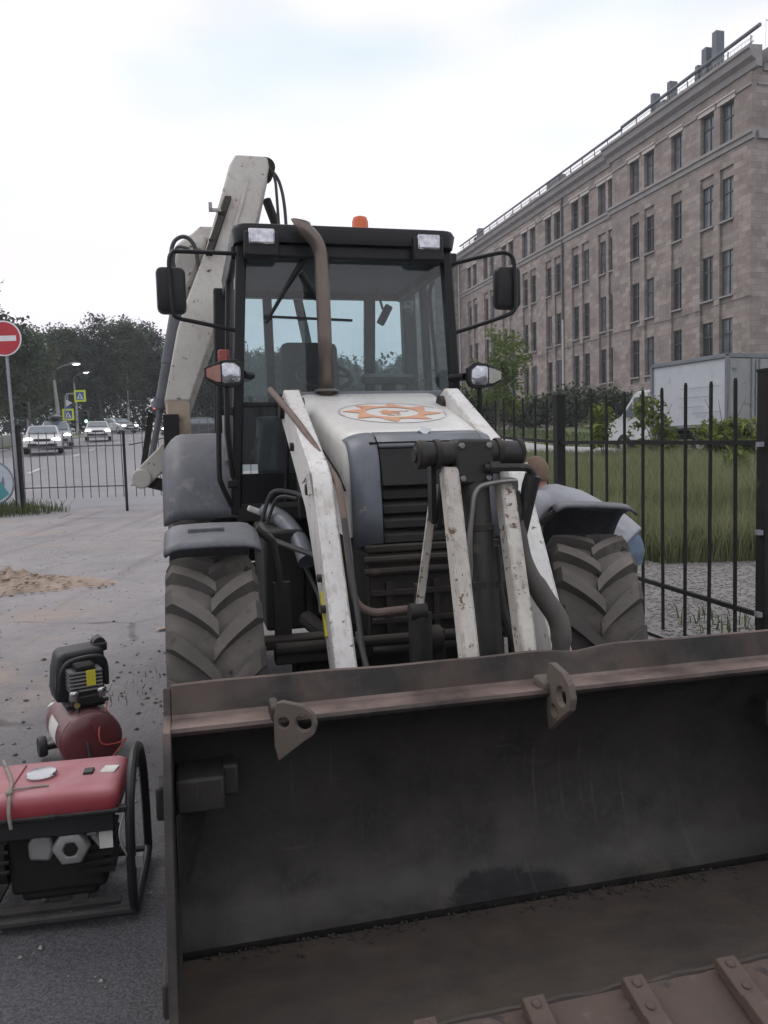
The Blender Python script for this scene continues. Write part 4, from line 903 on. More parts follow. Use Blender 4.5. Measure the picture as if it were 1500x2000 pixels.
def street_lamp(x, y, h, arm, label, lit=True):
    g = terr(x, y); r = empty('street_lamp', (x, y, g)); tag(r, label, 'street lamp')
    b = MB(); b.tube([(0, 0, 0), (0, 0, h * .5), (-.12, 0, h - .5)], [.16, .13, .09], 10); b.build('pole', M['concrete'], r)
    b = MB(); b.tube(smoothcurve([(-.12, 0, h - .6), (-.05, 0, h + .1), (.5, 0, h + .45), (arm, 0, h + .62)], 5), .04, 8); b.build('arm', M['galv'], r)
    b = MB(); b.ell((arm + .22, 0, h + .63), (.36, .15, .1), 12, 7); f = b.build('lamp_head', M['galv'], r)
    b = MB(); b.ell((arm + .26, 0, h + .585), (.3, .13, .08), 12, 7); b.build('lamp_glass', M['lamp_on'], f)
street_lamp(-23.3, 58, 5.0, 1.25, 'tall concrete lamp post with lit lamp at the roadside')
street_lamp(-31, 82, 5.6, .9, 'far lamp post half hidden against the wood')
def traffic_light(x, y, h, label, lit=None, mat_lit=None):
    g = terr(x, y); r = empty('traffic_light', (x, y, g)); tag(r, label, 'traffic light')
    b = MB(); b.tube([(0, 0, 0), (0, 0, h)], .06, 8); b.build('pole', M['galv'], r)
    b = MB(); b.box((0, -.12, h - .1), (.34, .2, 1.0)); hd = b.build('housing', M['iron_grey'], r, 0, bevel=.03)
    for k in range(3):
        rot = Matrix.Translation((0, -.225, h + .21 - .31 * k)) @ Matrix.Rotation(R(90), 4, 'X')
        b = MB(); b.lathe([(.01, 0), (.11, 0), (.11, .02), (.01, .03)], rot, 16); b.build('signal_lens', mat_lit if k == lit else M['black_plastic'], hd)
        b = MB(); b.lathe([(.125, 0), (.13, .12)], rot, 16, caps=False); b.build('visor', M['black_plastic'], hd)
traffic_light(-21.1, 48, 2.4, 'traffic light seen from behind beside the kerb')
traffic_light(-22.3, 61, 1.85, 'green traffic light beside the road above the blue balloon', 2, M['green_on'])
traffic_light(-17.4, 62, 2.1, 'traffic light showing red at the far side of the road', 0, M['red_on'])
def crossing_sign(x, y, z, s, label, extra=False, armx=0):
    g = terr(x, y); r = empty('crossing_sign', (x, y, g)); tag(r, label, 'traffic sign')
    zz = z - g
    b = MB()
    if armx: b.tube(smoothcurve([(armx, .05, 0), (armx, .05, zz - .3), (armx * .7, .05, zz + .15), (0, .05, zz)], 5), .045, 8)
    else: b.tube([(0, .05, 0), (0, .05, zz + (1.2 if extra else .4))], .045, 8)
    b.build('pole', M['galv'], r)
    def plate(name, pz, parts):
        b = MB(); b.box((0, -.005, pz), (s, .02, s)); f = b.build(name, M['sign_yellow'], r, 0)
        b = MB(); b.box((0, -.018, pz), (s * .68, .006, s * .68)); b.build('blue_field', M['sign_blue'], f, 0)
        b = MB(); b.add([(-s * .28, -.023, pz - s * .26), (s * .28, -.023, pz - s * .26), (0, -.023, pz + s * .27)], [(0, 1, 2)]); b.build('white_triangle', M['sign_white'], f, 0)
        b = MB(); b.add([(p[0] * s, -.026, pz + p[1] * s) for p in ((-.10, -.24), (-.04, -.24), (0, -.1), (.06, -.24), (.11, -.24), (.045, -.02), (.02, .12), (-.02, .12), (-.05, -.04))], [tuple(range(9))]); b.build('walker', M['sign_black'], f, 0)
    plate('sign_plate', zz, None)
    if extra:
        rot = Matrix.Translation((0, -.01, zz + .72)) @ Matrix.Rotation(R(90), 4, 'X')
        b = MB(); b.lathe([(.01, -.01), (.3, -.01), (.3, .01), (.01, .01)], rot, 3)
        b.v = [(p[0], p[1], p[2]) for p in b.v]; f = b.build('give_way_plate', M['sign_white'], r, 0); f.rotation_euler = (0, 0, 0)
        b = MB(); b.box((0, -.01, zz + .44), (.42, .02, .16)); b.build('blue_plate', M['sign_blue'], r, 0)
crossing_sign(-18.65, 50, 5.36, .72, 'yellow-edged crossing sign hung from a curved pole', armx=-.95)
crossing_sign(-19.6, 50.4, 4.25, .72, 'yellow-edged crossing sign below a give-way sign', True)
# concrete wall along the kerb
b = MB(); b.box((0, 0, .35), (.3, 12, .9)); o = b.build('low_wall', M['concrete'], None, 0, bevel=.03); o.location = (-24.0, 51, terr(-23.4, 51)); o.rotation_euler = (R(3.2), 0, R(14)); tag(o, 'low pale concrete wall along the road verge', 'wall')
# ---------------------------------------------------------------- backhoe loader (local frame: x = picture right, y = towards the rear, z up)
LD = empty('backhoe_loader', (.171, 3.745, 0), R(13.7))
tag(LD, 'white and grey backhoe loader with dark front bucket lowered to the ground', 'backhoe loader')
def P_(mb, name, m, parent=LD, smooth=35, **k): return mb.build(name, M[m] if isinstance(m, str) else m, parent, smooth, **k)

# ---- wheels
def tyre_mesh(Rr, w, lugs, rim_r, lug_h=.034):
    b = MB(); hw = w / 2
    prof = [(rim_r, -hw * .72), (rim_r + .06, -hw * .92), ((Rr + rim_r) / 2, -hw * 1.02), (Rr - .085, -hw * .98), (Rr - .066, -hw * .86), (Rr - .056, -hw * .5), (Rr - .052, 0), (Rr - .056, hw * .5), (Rr - .066, hw * .86), (Rr - .085, hw * .98), ((Rr + rim_r) / 2, hw * 1.02), (rim_r + .06, hw * .92), (rim_r, hw * .72)]
    rot = Matrix.Rotation(R(90), 4, 'Y'); b.lathe(prof, rot, 56, caps=False)
    def base_r(x):
        a = abs(x) / hw
        return Rr - .052 - .004 * a * 2 if a < .5 else (Rr - .056 - .010 * (a - .5) / .36 if a < .86 else Rr - .066 - .05 * (a - .86) / .14)
    for s in (-1, 1):
        for i in range(lugs):
            th0 = 2 * math.pi * (i + (.5 if s > 0 else 0)) / lugs + random.uniform(-.012, .012); lw = random.uniform(.9, 1.08); wear = random.uniform(0, .007); secs = []
            for t in np.linspace(0, 1, 8):
                x = s * (-.012 + (hw * 1.0 + .012) * t); a = abs(x) / hw
                th = th0 - .36 * (t ** .85) * (.385 / Rr) / .67; half = (.030 + .014 * t) / Rr * lw
                rb = base_r(x) - .012; rt = Rr - .002 - wear - .012 * a ** 3 - (.045 if t == 1 else 0)
                if t == 1: rb = Rr - .12
                ring = []
                for rr, hh in ((rb, half * 1.22), (rt, half), (rt, -half), (rb, -half * 1.22)):
                    q = th + hh; ring.append((x, -rr * math.sin(q), rr * math.cos(q)))
                secs.append(ring)
            b.loft(secs)
    return b.mesh('tyre', M['tyre'], 32)
def rim_mesh(rr, w):
    b = MB(); rot = Matrix.Rotation(R(90), 4, 'Y')
    b.lathe([(.03, w * .12), (.10, w * .14), (.13, w * .02), (rr * .6, -w * .02), (rr * .85, w * .1), (rr * .9, w * .38), (rr, w * .4), (rr + .012, w * .37), (rr + .012, -w * .37), (rr, -w * .4), (rr * .9, -w * .38), (rr * .85, 0), (.13, -w * .1), (.03, -w * .1)], rot, 32)
    for k in range(8):
        a = k * math.pi / 4; b.tube([(w * .01, .16 * math.cos(a), .16 * math.sin(a)), (w * .12, .16 * math.cos(a), .16 * math.sin(a))], .014, 6)
    return b.mesh('rim', M['rim'], 30)
tf, rf = tyre_mesh(.575, .385, 17, .29), rim_mesh(.285, .36)
tr_, rr_ = tyre_mesh(.66, .42, 18, .34), rim_mesh(.335, .38)
for x, y, z, t, r_, steer in ((-.975, 0, .575, tf, rf, 0), (.87, .02, .575, tf, rf, R(-20)), (-.985, 2.22, .66, tr_, rr_, 0), (.985, 2.22, .66, tr_, rr_, 0)):
    w = empty('wheel', (x, y, z), steer, LD); o = link('tyre', t, w); o.rotation_euler = (random.uniform(0, .3), 0, 0)
    o = link('rim', r_, w); o.rotation_euler = (0, 0, 0 if x > 0 else math.pi)

# ---- mudguards
def rear_guard(s):
    b = MB()
    def fn(u, v):
        a = R(-69) + u * R(159)                       # from low front over the top to the back
        rad = .80 + .03 * math.sin(u * math.pi)
        y = 2.22 + rad * math.sin(a) * .86; z = .90 + rad * math.cos(a) * (1.0)
        x = .72 + .49 * v
        drop = max(0, (v - .72) / .28); fall = .13 * drop ** 2.2
        z -= fall * max(.15, math.cos(a)); y -= fall * math.sin(a) * .8
        if u < .25: z -= 0
        return (s * x, y, max(z, 1.02 + .0 * v))
    b.grid(fn, 34, 16); P_(b, 'rear_mudguard', 'grey_plastic', solid=.02, smooth=50)
for s in (-1, 1): rear_guard(s)
def front_guard(s):
    b = MB()
    def fn(u, v):
        a = (R(-25) if s < 0 else R(-7)) + u * R(80); rad = .70 if s < 0 else .72
        x = .775 + .385 * v; edge = .028 * (max(0, abs(v - .5) - .38) / .12) ** 1.5
        return (s * (x - .97), rad * math.sin(a) * 1.0, .585 + (rad - edge) * math.cos(a) - .01 * abs(v - .5))
    b.grid(fn, 20, 12); g = P_(b, 'front_mudguard', 'grey_plastic', solid=.014, smooth=50); g.location = (s * .97, 0, 0)
    if s > 0: g.rotation_euler = (R(3), R(3), R(-20)); g.location = (.83, .03, .0)
    b = MB(); b.box((s * .02, -.12 if s < 0 else .12, 1.272), (.15, .10, .03)); P_(b, 'guard_block', 'grey_plastic', g, bevel=.006)
    b = MB(); b.tube([(-s * .195, -.05, 1.262), (-s * .27, -.04, 1.20), (-s * .295, -.02, 1.05), (-s * .30, 0, .82)], .018, 8); b.box((-s * .305, -.01, .86), (.075, .035, .30)); P_(b, 'guard_bracket', 'black_dusty', g)
for s in (-1, 1): front_guard(s)

# ---- chassis, axle, engine bay
b = MB(); b.box((.03, .72, .82), (.56, 1.36, .56)); b.box((.03, .0, .60), (1.30, .22, .17)); b.box((.03, 1.9, .7), (.7, 1.5, .5)); b.box((.03, 2.2, .66), (1.4, .26, .26)); P_(b, 'chassis', 'engine_dark', bevel=.02)
b = MB(); b.box((-.50, -.12, .70), (.44, .07, .07)); b.tube([(-.72, -.16, .74), (.7, -.16, .74)], .028, 8); b.box((-.63, -.05, .745), (.30, .10, .05)); b.box((.66, -.05, .745), (.30, .10, .05)); P_(b, 'front_axle', 'frame_dark', bevel=.01)
b = MB(); b.box((.03, .01, .83), (.58, .05, .56)); P_(b, 'front_frame', 'frame_dark', bevel=.01)
for i, z in enumerate((1.085, 1.03)):
    b = MB(); b.tube([(-.285, -.03, z), (.345, -.03, z)], .018, 8); P_(b, 'frame_ridge', 'frame_dark')
for i, z in enumerate((.93, .80, .66)):
    b = MB(); b.box((.03, -.03, z), (.56, .03, .022)); P_(b, 'frame_rib', 'frame_dark', smooth=0)
for x in (-.17, .06, .24):
    b = MB(); b.box((x, -.028, .80), (.03, .026, .36)); P_(b, 'frame_rib', 'frame_dark', smooth=0)
b = MB(); b.box((-.11, -.33, .86), (.016, .12, .30)); b.box((-.06, -.30, .72), (.12, .08, .18)); b.tube([(-.09, -.33, .77), (-.02, -.33, .77)], .06, 14); P_(b, 'pipe_bracket', 'frame_dark', bevel=.004)
# left tank box, duct, cables
b = MB(); b.box((-.555, 1.12, .885), (.23, .66, .56)); P_(b, 'tank_box', 'black_dusty', bevel=.02)
b = MB(); b.box((.60, 1.15, .885), (.26, .7, .56)); P_(b, 'tank_box', 'black_dusty', bevel=.02)
b = MB(); b.tube(smoothcurve([(-.60, 1.25, 1.24), (-.53, 1.0, 1.20), (-.47, .80, 1.10), (-.45, .66, 1.00)], 6), .05, 14); P_(b, 'air_duct', 'grille_grey')
b = MB(); b.tube(smoothcurve([(-.66, 1.0, 1.18), (-.60, .95, 1.36), (-.50, .9, 1.37), (-.42, .8, 1.34)], 6), .012, 6); b.tube(smoothcurve([(-.62, 1.05, 1.18), (-.56, 1.0, 1.33), (-.46, .9, 1.33)], 6), .01, 6); P_(b, 'cable', 'hose')
b = MB(); b.box((-.665, 1.28, 1.245), (.10, .05, .035), Matrix.Rotation(.4, 3, 'Y')); P_(b, 'rag', 'white_label', smooth=0, bevel=.01)
b = MB(); b.tube(smoothcurve([(-.47, .62, .70), (-.40, .4, .66), (-.3, .2, .7)], 5), .045, 10); P_(b, 'drive_shaft', 'engine_dark')

# ---- bonnet
def hood_z(y): return 1.675 + (y - .2) * (.275 / 1.15)
b = MB(); secs = []
for y in (1.34, 1.32, 1.1, .8, .5, .3, .215, .20):
    t = (y - .2) / 1.15; xl = -.305 - .10 * t; xr = .415 + .125 * t; zt = hood_z(y); zb = 1.17 + .30 * max(0, t - .2); ins = .012 if y in (1.34, .20) else 0
    rc = .085; ring = []
    xl += ins; xr -= ins; zt_ = zt - ins
    ring.append((xl, y, zb))
    for k in range(7): a = math.pi - k * math.pi / 12; ring.append((xl + rc + rc * math.cos(a), y, zt_ - rc + rc * math.sin(a)))
    for k in range(7): a = math.pi / 2 - k * math.pi / 12; ring.append((xr - rc + rc * math.cos(a), y, zt_ - rc + rc * math.sin(a)))
    ring.append((xr, y, zb)); secs.append(ring)
b.loft(secs); HOOD = P_(b, 'bonnet', 'white_paint', smooth=40)
b = MB(); pts = [(-.405, 1.25, 1.83), (-.385, .9, 1.72), (-.355, .6, 1.60), (-.328, .32, 1.48), (-.315, .22, 1.40)]; b.tube(pts, .006, 6); P_(b, 'bonnet_seam', 'black_paint', HOOD)
# painted emblem on the bonnet: ring, saw-toothed sun, small digger figure
def deckel(poly, off): return [(x, y, hood_z(y) + off) for x, y in poly]
ec, er = (.055, .69), .30
def circ(r, n=64, a0=0): return [(ec[0] + r * math.cos(a0 + 2 * math.pi * k / n), ec[1] + r * .92 * math.sin(a0 + 2 * math.pi * k / n)) for k in range(n)]
def annulus(name, ro, ri, off, m, n=64, skip=None):
    o, i = circ(ro, n), circ(ri, n); v = deckel(o, off) + deckel(i, off); f = [(k, (k + 1) % n, n + (k + 1) % n, n + k) for k in range(n) if not (skip and skip(k))]
    b = MB(); b.add(v, f); return P_(b, name, m, HOOD, smooth=0)
b = MB(); b.add(deckel(circ(.298), .003), [tuple(range(64))]); P_(b, 'emblem_disc', 'decal_white', HOOD, smooth=0)
annulus('emblem_ring', .300, .288, .0045, 'decal_grey', skip=lambda k: 34 < k < 60 or k < 4)
n = 8 * 12; outer = []
for k in range(n):
    ph = (k % 12) / 12; a = 2 * math.pi * k / n + .25
    r = .195 + (.085 * (ph / .5) if ph <= .5 else .085 * (1 - (ph - .5) / .17) if ph < .67 else 0)
    outer.append((ec[0] + r * math.cos(a), ec[1] + r * .92 * math.sin(a)))
inner = [(ec[0] + .148 * math.cos(2 * math.pi * k / n + .25), ec[1] + .148 * .92 * math.sin(2 * math.pi * k / n + .25)) for k in range(n)]
b = MB(); b.add(deckel(outer, .006) + deckel(inner, .006), [(k, (k + 1) % n, n + (k + 1) % n, n + k) for k in range(n)]); P_(b, 'emblem_sun', 'decal_orange', HOOD, smooth=0)
fig = [[(-.075, -.05), (-.03, -.06), (.0, -.02), (.03, -.045), (.045, -.01), (.01, .02), (-.01, .06), (-.045, .065), (-.05, .03), (-.075, .02), (-.06, -.01)], [(.0, .015), (.10, .02), (.10, .03), (.0, .035)], [(.085, .03), (.11, .045), (.105, .015)], [(-.05, -.085), (-.01, -.09), (.0, -.07), (-.04, -.065)], [(.0, -.085), (.03, -.08), (.03, -.065), (.005, -.065)]]
b = MB()
for pl in fig: b.add(deckel([(ec[0] + x * .95, ec[1] + y) for x, y in pl], .006), [tuple(range(len(pl)))])
P_(b, 'emblem_figure', 'decal_orange', HOOD, smooth=0)
b = MB(); b.box((.07, 1.37, 1.935), (.98, .10, .05)); b.box((.07, 1.46, 1.90), (1.1, .12, .06)); P_(b, 'cowl', 'grille_grey', bevel=.015)
# ---- nose and grille
NP = [(.215, 1.668), (.13, 1.652), (.07, 1.61), (.04, 1.55), (.02, 1.45), (.0, 1.30), (-.005, 1.16)]
def cheek(xa, xb, out, name='grille_cheek'):
    b = MB(); nv = 8
    V = []
    for (y, z) in NP:
        for k in range(nv + 1):
            t = k / nv; x = xa + (xb - xa) * t; e = t if out > 0 else 1 - t
            V.append((x, y + .055 * e ** 3, z - .03 * e ** 3))
    F = [(i * (nv + 1) + k, i * (nv + 1) + k + 1, (i + 1) * (nv + 1) + k + 1, (i + 1) * (nv + 1) + k) for i in range(len(NP) - 1) for k in range(nv)]
    b.add(V, F); P_(b, name, 'grille_grey', smooth=60, solid=.02)
cheek(-.308, -.185, -1); cheek(.345, .418, 1)
b = MB(); V = []
for (y, z) in NP[:3] + [(.062, 1.60)]:
    for x in (-.178, .08, .338): V.append((x, y - .004, z + .003))
b.add(V, [(i * 3 + k, i * 3 + k + 1, (i + 1) * 3 + k + 1, (i + 1) * 3 + k) for i in range(3) for k in range(2)]); P_(b, 'nose_strip', 'grille_grey', smooth=60, solid=.016)
b = MB(); b.box((.08, .115, 1.38), (.60, .10, .50)); P_(b, 'grille_back', 'engine_dark')
b = MB(); b.prism([(-.178, .0), (.338, .0), (.338, .02), (-.178, .02)], 0, .17, 'z'); b.v = [(x, .055 - .10 * (z - .17) / -.17 * .25 + y - .035 * (1 - (z / .17)), 1.425 + z) for x, y, z in b.v]; P_(b, 'grille_panel', 'black_dusty', bevel=.004)
for i in range(4):
    z = 1.385 - i * .068; y = .022 - .006 * i
    b = MB(); b.prism([(y + .055, z + .036), (y + .0, z + .012), (y - .008, z - .022), (y + .012, z - .026), (y + .075, z + .018)], -.176, .336, 'x'); P_(b, 'slat', 'black_dusty', bevel=.003)
b = MB(); b.box((.055, -.0, 1.135), (.66, .06, .035)); P_(b, 'grille_sill', 'frame_dark', bevel=.008)
b = MB(); b.prism([(-.034, 0), (-.016, .022), (.034, .008), (.030, -.006), (.006, -.024), (-.012, -.022)], 0, .02, 'z'); b.v = [(.075 + x, .165 - z + y * .5, 1.672 + y * .9 + z * .6) for x, y, z in b.v]; P_(b, 'badge', 'chrome', bevel=.003)
b = MB(); b.lathe([(.01, 0), (.045, .0), (.04, .012), (.01, .016)], Matrix.Translation((.075, .155, 1.652)) @ Matrix.Rotation(R(20), 4, 'X'), 20); P_(b, 'badge_boss', 'grille_grey')

# ---- cab
cabp = {'fl0': (-.765, 1.60, 1.20), 'fl1': (-.668, 1.54, 2.88), 'fr0': (.775, 1.60, 1.20), 'fr1': (.662, 1.54, 2.88), 'rl0': (-.79, 2.95, 1.30), 'rl1': (-.74, 2.90, 2.88), 'rr0': (.82, 2.95, 1.30), 'rr1': (.78, 2.90, 2.88)}
for k in ('fl', 'fr'): b = MB(); b.bar(cabp[k + '0'], cabp[k + '1'], .065, .075, (0, 1, 0)); P_(b, 'front_pillar', 'black_paint', bevel=.012)
for k in ('rl', 'rr'): b = MB(); b.bar(cabp[k + '0'], cabp[k + '1'], .11, .12, (0, 1, 0)); P_(b, 'rear_pillar', 'black_paint', bevel=.015)
b = MB(); b.bar((.42, 2.93, 1.35), (.46, 2.9, 2.88), .09, .06, (0, 1, 0)); P_(b, 'rear_window_post', 'black_paint', bevel=.01)
b = MB(); b.bar((-.36, 2.93, 1.35), (-.38, 2.9, 2.88), .07, .06, (0, 1, 0)); P_(b, 'rear_window_post', 'black_paint', bevel=.01)
b = MB(); b.bar((-.70, 2.92, 2.852), (.74, 2.92, 2.852), .08, .07); b.bar((-.72, 2.95, 1.75), (.76, 2.95, 1.75), .06, .5); P_(b, 'rear_wall', 'black_paint', bevel=.01)
for s, xa, xb in ((-1, -.775, -.70), (1, .79, .72)):
    b = MB(); b.bar((xa, 2.30, 1.22), (xb, 2.26, 2.88), .06, .05, (0, 1, 0)); P_(b, 'door_pillar', 'black_paint', bevel=.01)
    b = MB(); b.bar((xa, 1.60, 1.24), (xa, 2.95, 1.28), .06, .09); P_(b, 'door_sill', 'black_paint', bevel=.01)
    b = MB(); b.bar((xb, 1.55, 2.84), (xb - .0, 2.9, 2.84), .06, .08); P_(b, 'door_header', 'black_paint', bevel=.01)
    b = MB(); b.add([(xa * 1.005, 1.62, 1.28), (xa * 1.005, 2.92, 1.30), (xb * 1.005, 2.88, 2.82), (xb * 1.005, 1.56, 2.82)], [(0, 1, 2, 3)]); P_(b, 'side_window', 'cab_glass', smooth=0)
b = MB(); b.box((0, 2.25, 1.20), (1.5, 1.4, .08)); P_(b, 'cab_floor', 'black_dusty')
b = MB(); b.add([(-.735, 1.605, 1.27), (.745, 1.605, 1.27), (.745, 1.590, 1.46), (-.735, 1.590, 1.46)], [(0, 1, 2, 3)]); P_(b, 'lower_panel', 'black_paint', smooth=0, solid=.03)
b = MB(); b.add([(-.725, 1.588, 1.48), (.735, 1.588, 1.48), (.635, 1.542, 2.84), (-.640, 1.542, 2.84)], [(0, 1, 2, 3)]); P_(b, 'windscreen', 'cab_glass', smooth=0)
b = MB(); b.add([(-.70, 2.935, 2.02), (.78, 2.935, 2.02), (.75, 2.905, 2.82), (-.70, 2.905, 2.82)], [(0, 1, 2, 3)]); P_(b, 'rear_window', 'cab_glass', smooth=0)
b = MB(); b.bar((-.73, 1.575, 1.90), (-.40, 1.575, 1.90), .03, .03); b.bar((-.44, 1.59, 1.27), (-.42, 1.575, 1.9), .03, .03); P_(b, 'lower_window_frame', 'black_paint', bevel=.005)
# roof
b = MB(); secs = []
for z, i in ((2.88, .0), (2.955, -.012), (2.985, .0), (3.0, .05), (3.005, .16)):
    xl, xr, ya, yb = -.715 + i, .70 - i, 1.42 + i, 3.02 - i; c = .09; ring = []
    for cx, cy, a0 in ((xr - c, ya + c, -90), (xr - c, yb - c, 0), (xl + c, yb - c, 90), (xl + c, ya + c, 180)):
        for k in range(5): a = R(a0 + k * 22.5); ring.append((cx + c * math.cos(a), cy + c * math.sin(a), z))
    secs.append(ring)
b.loft(secs); ROOF = P_(b, 'cab_roof', 'black_paint', smooth=45)
b = MB(); b.box((0, 2.22, 2.872), (1.36, 1.36, .012)); P_(b, 'headliner', 'headliner', smooth=0)
b = MB(); b.box((0, 1.50, 2.84), (1.27, .08, .09)); P_(b, 'visor_bar', 'black_paint', bevel=.015)
for xa, xb in ((-.632, -.474), (.432, .578)):
    xm = (xa + xb) / 2; w = xb - xa
    b = MB(); b.box((xm, 1.44, 2.862), (w + .055, .10, .15)); b.box((xm, 1.47, 2.80), (w + .03, .12, .05)); h = P_(b, 'work_light', 'black_plastic', ROOF, bevel=.012)
    b = MB(); b.box((xm, 1.384, 2.902), (w, .02, .092)); P_(b, 'lamp_lens', 'lens', h, bevel=.01)
b = MB(); b.lathe([(.062, 0), (.062, .02), (.056, .025), (.055, .085), (.046, .112), (.02, .122), (.0, .123)], Matrix.Translation((.175, 1.9, 3.07)), 24); P_(b, 'beacon', 'beacon_lens', ROOF)
b = MB(); b.lathe([(.02, 0), (.02, .07), (.0, .075)], Matrix.Translation((.175, 1.9, 3.005)), 12); b.lathe([(.07, 0), (.06, .05), (.058, .066)], Matrix.Translation((.175, 1.9, 3.004)), 20)
P_(b, 'beacon_base', 'black_plastic', ROOF)
# interior
b = MB(); b.box((-.10, 2.62, 2.17), (.44, .11, .52)); b.box((-.10, 2.42, 1.83), (.46, .46, .12)); b.box((-.10, 2.45, 1.55), (.3, .3, .5)); P_(b, 'seat', 'seat_cloth', bevel=.05)
b = MB(); b.box((.03, 2.50, 2.10), (.15, .10, .34)); P_(b, 'armrest_box', 'black_plastic', bevel=.02)
b = MB(); b.tube([(.36, 1.85, 1.5), (.36, 1.95, 2.06)], .055, 12); b.prism([(-.20, -.10), (.17, -.10), (.19, .02), (.13, .12), (-.12, .12), (-.20, .03)], 0, .055, 'z'); k = 14 * 1
b.v = [(x, y, z) if z > .3 else (x + .36, y + 1.95, z + 2.06 + .22 * y) for x, y, z in b.v]; P_(b, 'console', 'black_plastic', bevel=.012)
b = MB(); pts = [(-.08 + .19 * math.cos(a), 2.06 + .17 * math.sin(a), 2.12 + .10 * math.sin(a)) for a in np.linspace(0, 2 * math.pi, 29)]; b.tube(pts, .016, 8, caps=False); b.tube([(-.08, 1.86, 1.5), (-.08, 2.04, 2.08)], .03, 8); b.tube([(-.26, 2.06, 2.12), (.10, 2.06, 2.12)], .012, 6); P_(b, 'steering_wheel', 'black_plastic')
b = MB(); b.box((0, 1.74, 1.62), (1.2, .08, .42)); P_(b, 'dashboard', 'cab_interior', bevel=.02)
b = MB(); b.tube([(-.28, 1.518, 2.80), (-.40, 1.522, 2.62), (-.53, 1.525, 2.41)], [.022, .014, .010], 8); b.bar((-.545, 1.522, 2.445), (.02, 1.516, 2.425), .008, .016); b.tube([(-.30, 1.522, 2.72), (-.225, 1.522, 2.60), (-.20, 1.53, 2.56)], [.018, .026, .022], 8); P_(b, 'wiper', 'black_paint')
b = MB(); b.tube(smoothcurve([(.60, 1.60, 2.70), (.575, 1.62, 2.60), (.62, 1.66, 2.2), (.64, 1.68, 2.0)], 5), .014, 8); P_(b, 'grab_bar', 'black_paint')
b = MB(); b.box((.47, 2.45, 2.62), (.06, .05, .16), Matrix.Rotation(.5, 3, 'Y')); b.bar((.42, 2.5, 2.85), (.46, 2.46, 2.66), .02, .02); P_(b, 'inside_mirror', 'black_plastic', bevel=.01)
# hand rails, door gear
b = MB(); b.tube(smoothcurve([(-.83, 1.52, 2.10), (-.845, 1.50, 1.95), (-.862, 1.5, 1.50), (-.85, 1.5, 1.40), (-.79, 1.53, 1.26)], 5), .017, 10); P_(b, 'hand_rail', 'black_paint')
b = MB(); b.box((-.80, 1.56, 1.86), (.09, .05, .05)); P_(b, 'door_hinge', 'black_paint', bevel=.008)
b = MB(); b.box((-.78, 1.57, 1.40), (.06, .05, .05)); P_(b, 'door_hinge', 'black_paint', bevel=.008)
b = MB(); b.tube([(-.79, 1.75, 1.85), (-.79, 1.75, 1.55)], .03, 8); P_(b, 'door_gas_strut', 'steel')
# mirrors
def mirror(s, c, pts):
    b = MB(); x, y, z = c; secs = []
    for yy, k in ((-.055, .80), (-.045, .93), (-.01, 1.0), (.03, .98), (.045, .9)):
        ring = []; hw, hh, cc = .087 * k, .14 * k, .035 * k
        for cx, cz, a0 in ((hw - cc, -hh + cc, -90), (hw - cc, hh - cc, 0), (-hw + cc, hh - cc, 90), (-hw + cc, -hh + cc, 180)):
            for q in range(4): a = R(a0 + q * 30); ring.append((x + cx + cc * math.cos(a), y + yy, z + cz + cc * math.sin(a)))
        secs.append(ring)
    b.loft(secs); m = P_(b, 'mirror', 'black_plastic', smooth=40)
    b = MB(); b.tube(smoothcurve(pts, 5), .0135, 8); P_(b, 'mirror_bracket', 'black_paint', m)
mirror(-1, (-1.10, 1.50, 2.587), [(-.70, 1.52, 2.825), (-1.03, 1.46, 2.815), (-1.085, 1.44, 2.80), (-1.105, 1.43, 2.74), (-1.10, 1.43, 2.60), (-1.095, 1.43, 2.45), (-1.06, 1.44, 2.415), (-.98, 1.46, 2.40), (-.72, 1.54, 2.36)])
mirror(1, (1.078, 1.50, 2.645), [(.70, 1.52, 2.80), (.98, 1.46, 2.86), (1.06, 1.44, 2.86), (1.10, 1.43, 2.82), (1.11, 1.43, 2.70), (1.112, 1.43, 2.55), (1.10, 1.43, 2.49), (1.03, 1.45, 2.45), (.72, 1.54, 2.355)])
# headlamps on stalks
def headlamp(s, c, turn):
    o = [(-.105, -.025), (-.100, .05), (-.06, .082), (.02, .078), (.11, .042), (.128, .03), (.126, -.03), (.06, -.07), (-.03, -.084), (-.085, -.068)]
    x, y, z = c; b = MB(); secs = []
    for yy, k in ((.10, .35), (.07, .75), (.02, .98), (-.03, 1.0), (-.035, .96)): secs.append([(x + s * u * k, y + yy, z + v * k) for u, v in o])
    b.loft(secs); h = P_(b, 'headlamp', 'black_plastic', smooth=40)
    b = MB(); l = [(-.085, -.03), (-.082, .035), (-.05, .062), (.01, .062), (.028, .055), (.028, -.055), (.01, -.064), (-.045, -.064), (-.075, -.055)]
    secs = [[(x + s * u * k, y + yy, z + v * k) for u, v in l] for yy, k in ((-.033, 1.0), (-.045, .97), (-.056, .8), (-.062, .45))]; b.loft(secs); P_(b, 'lamp_glass', 'lens', h, smooth=60)
    b = MB(); l = [(.034, -.055), (.034, .053), (.075, .042), (.116, .024), (.116, -.026), (.06, -.055)]
    secs = [[(x + s * u, y + yy, z + v * k) for u, v in l] for yy, k in ((-.033, 1.0), (-.048, .92))]; b.loft(secs); P_(b, 'turn_signal', turn, h, smooth=30)
    b = MB(); b.tube([(x - s * .10, y + .04, z), (x - s * .16, y + .15, z)], .025, 8); b.tube([(x - s * .0, y + .04, z - .06), (x + s * .005, y + .05, z - .35), (x - s * .02, y + .12, z - .62)], .017, 8); P_(b, 'lamp_stalk', 'black_paint', h)
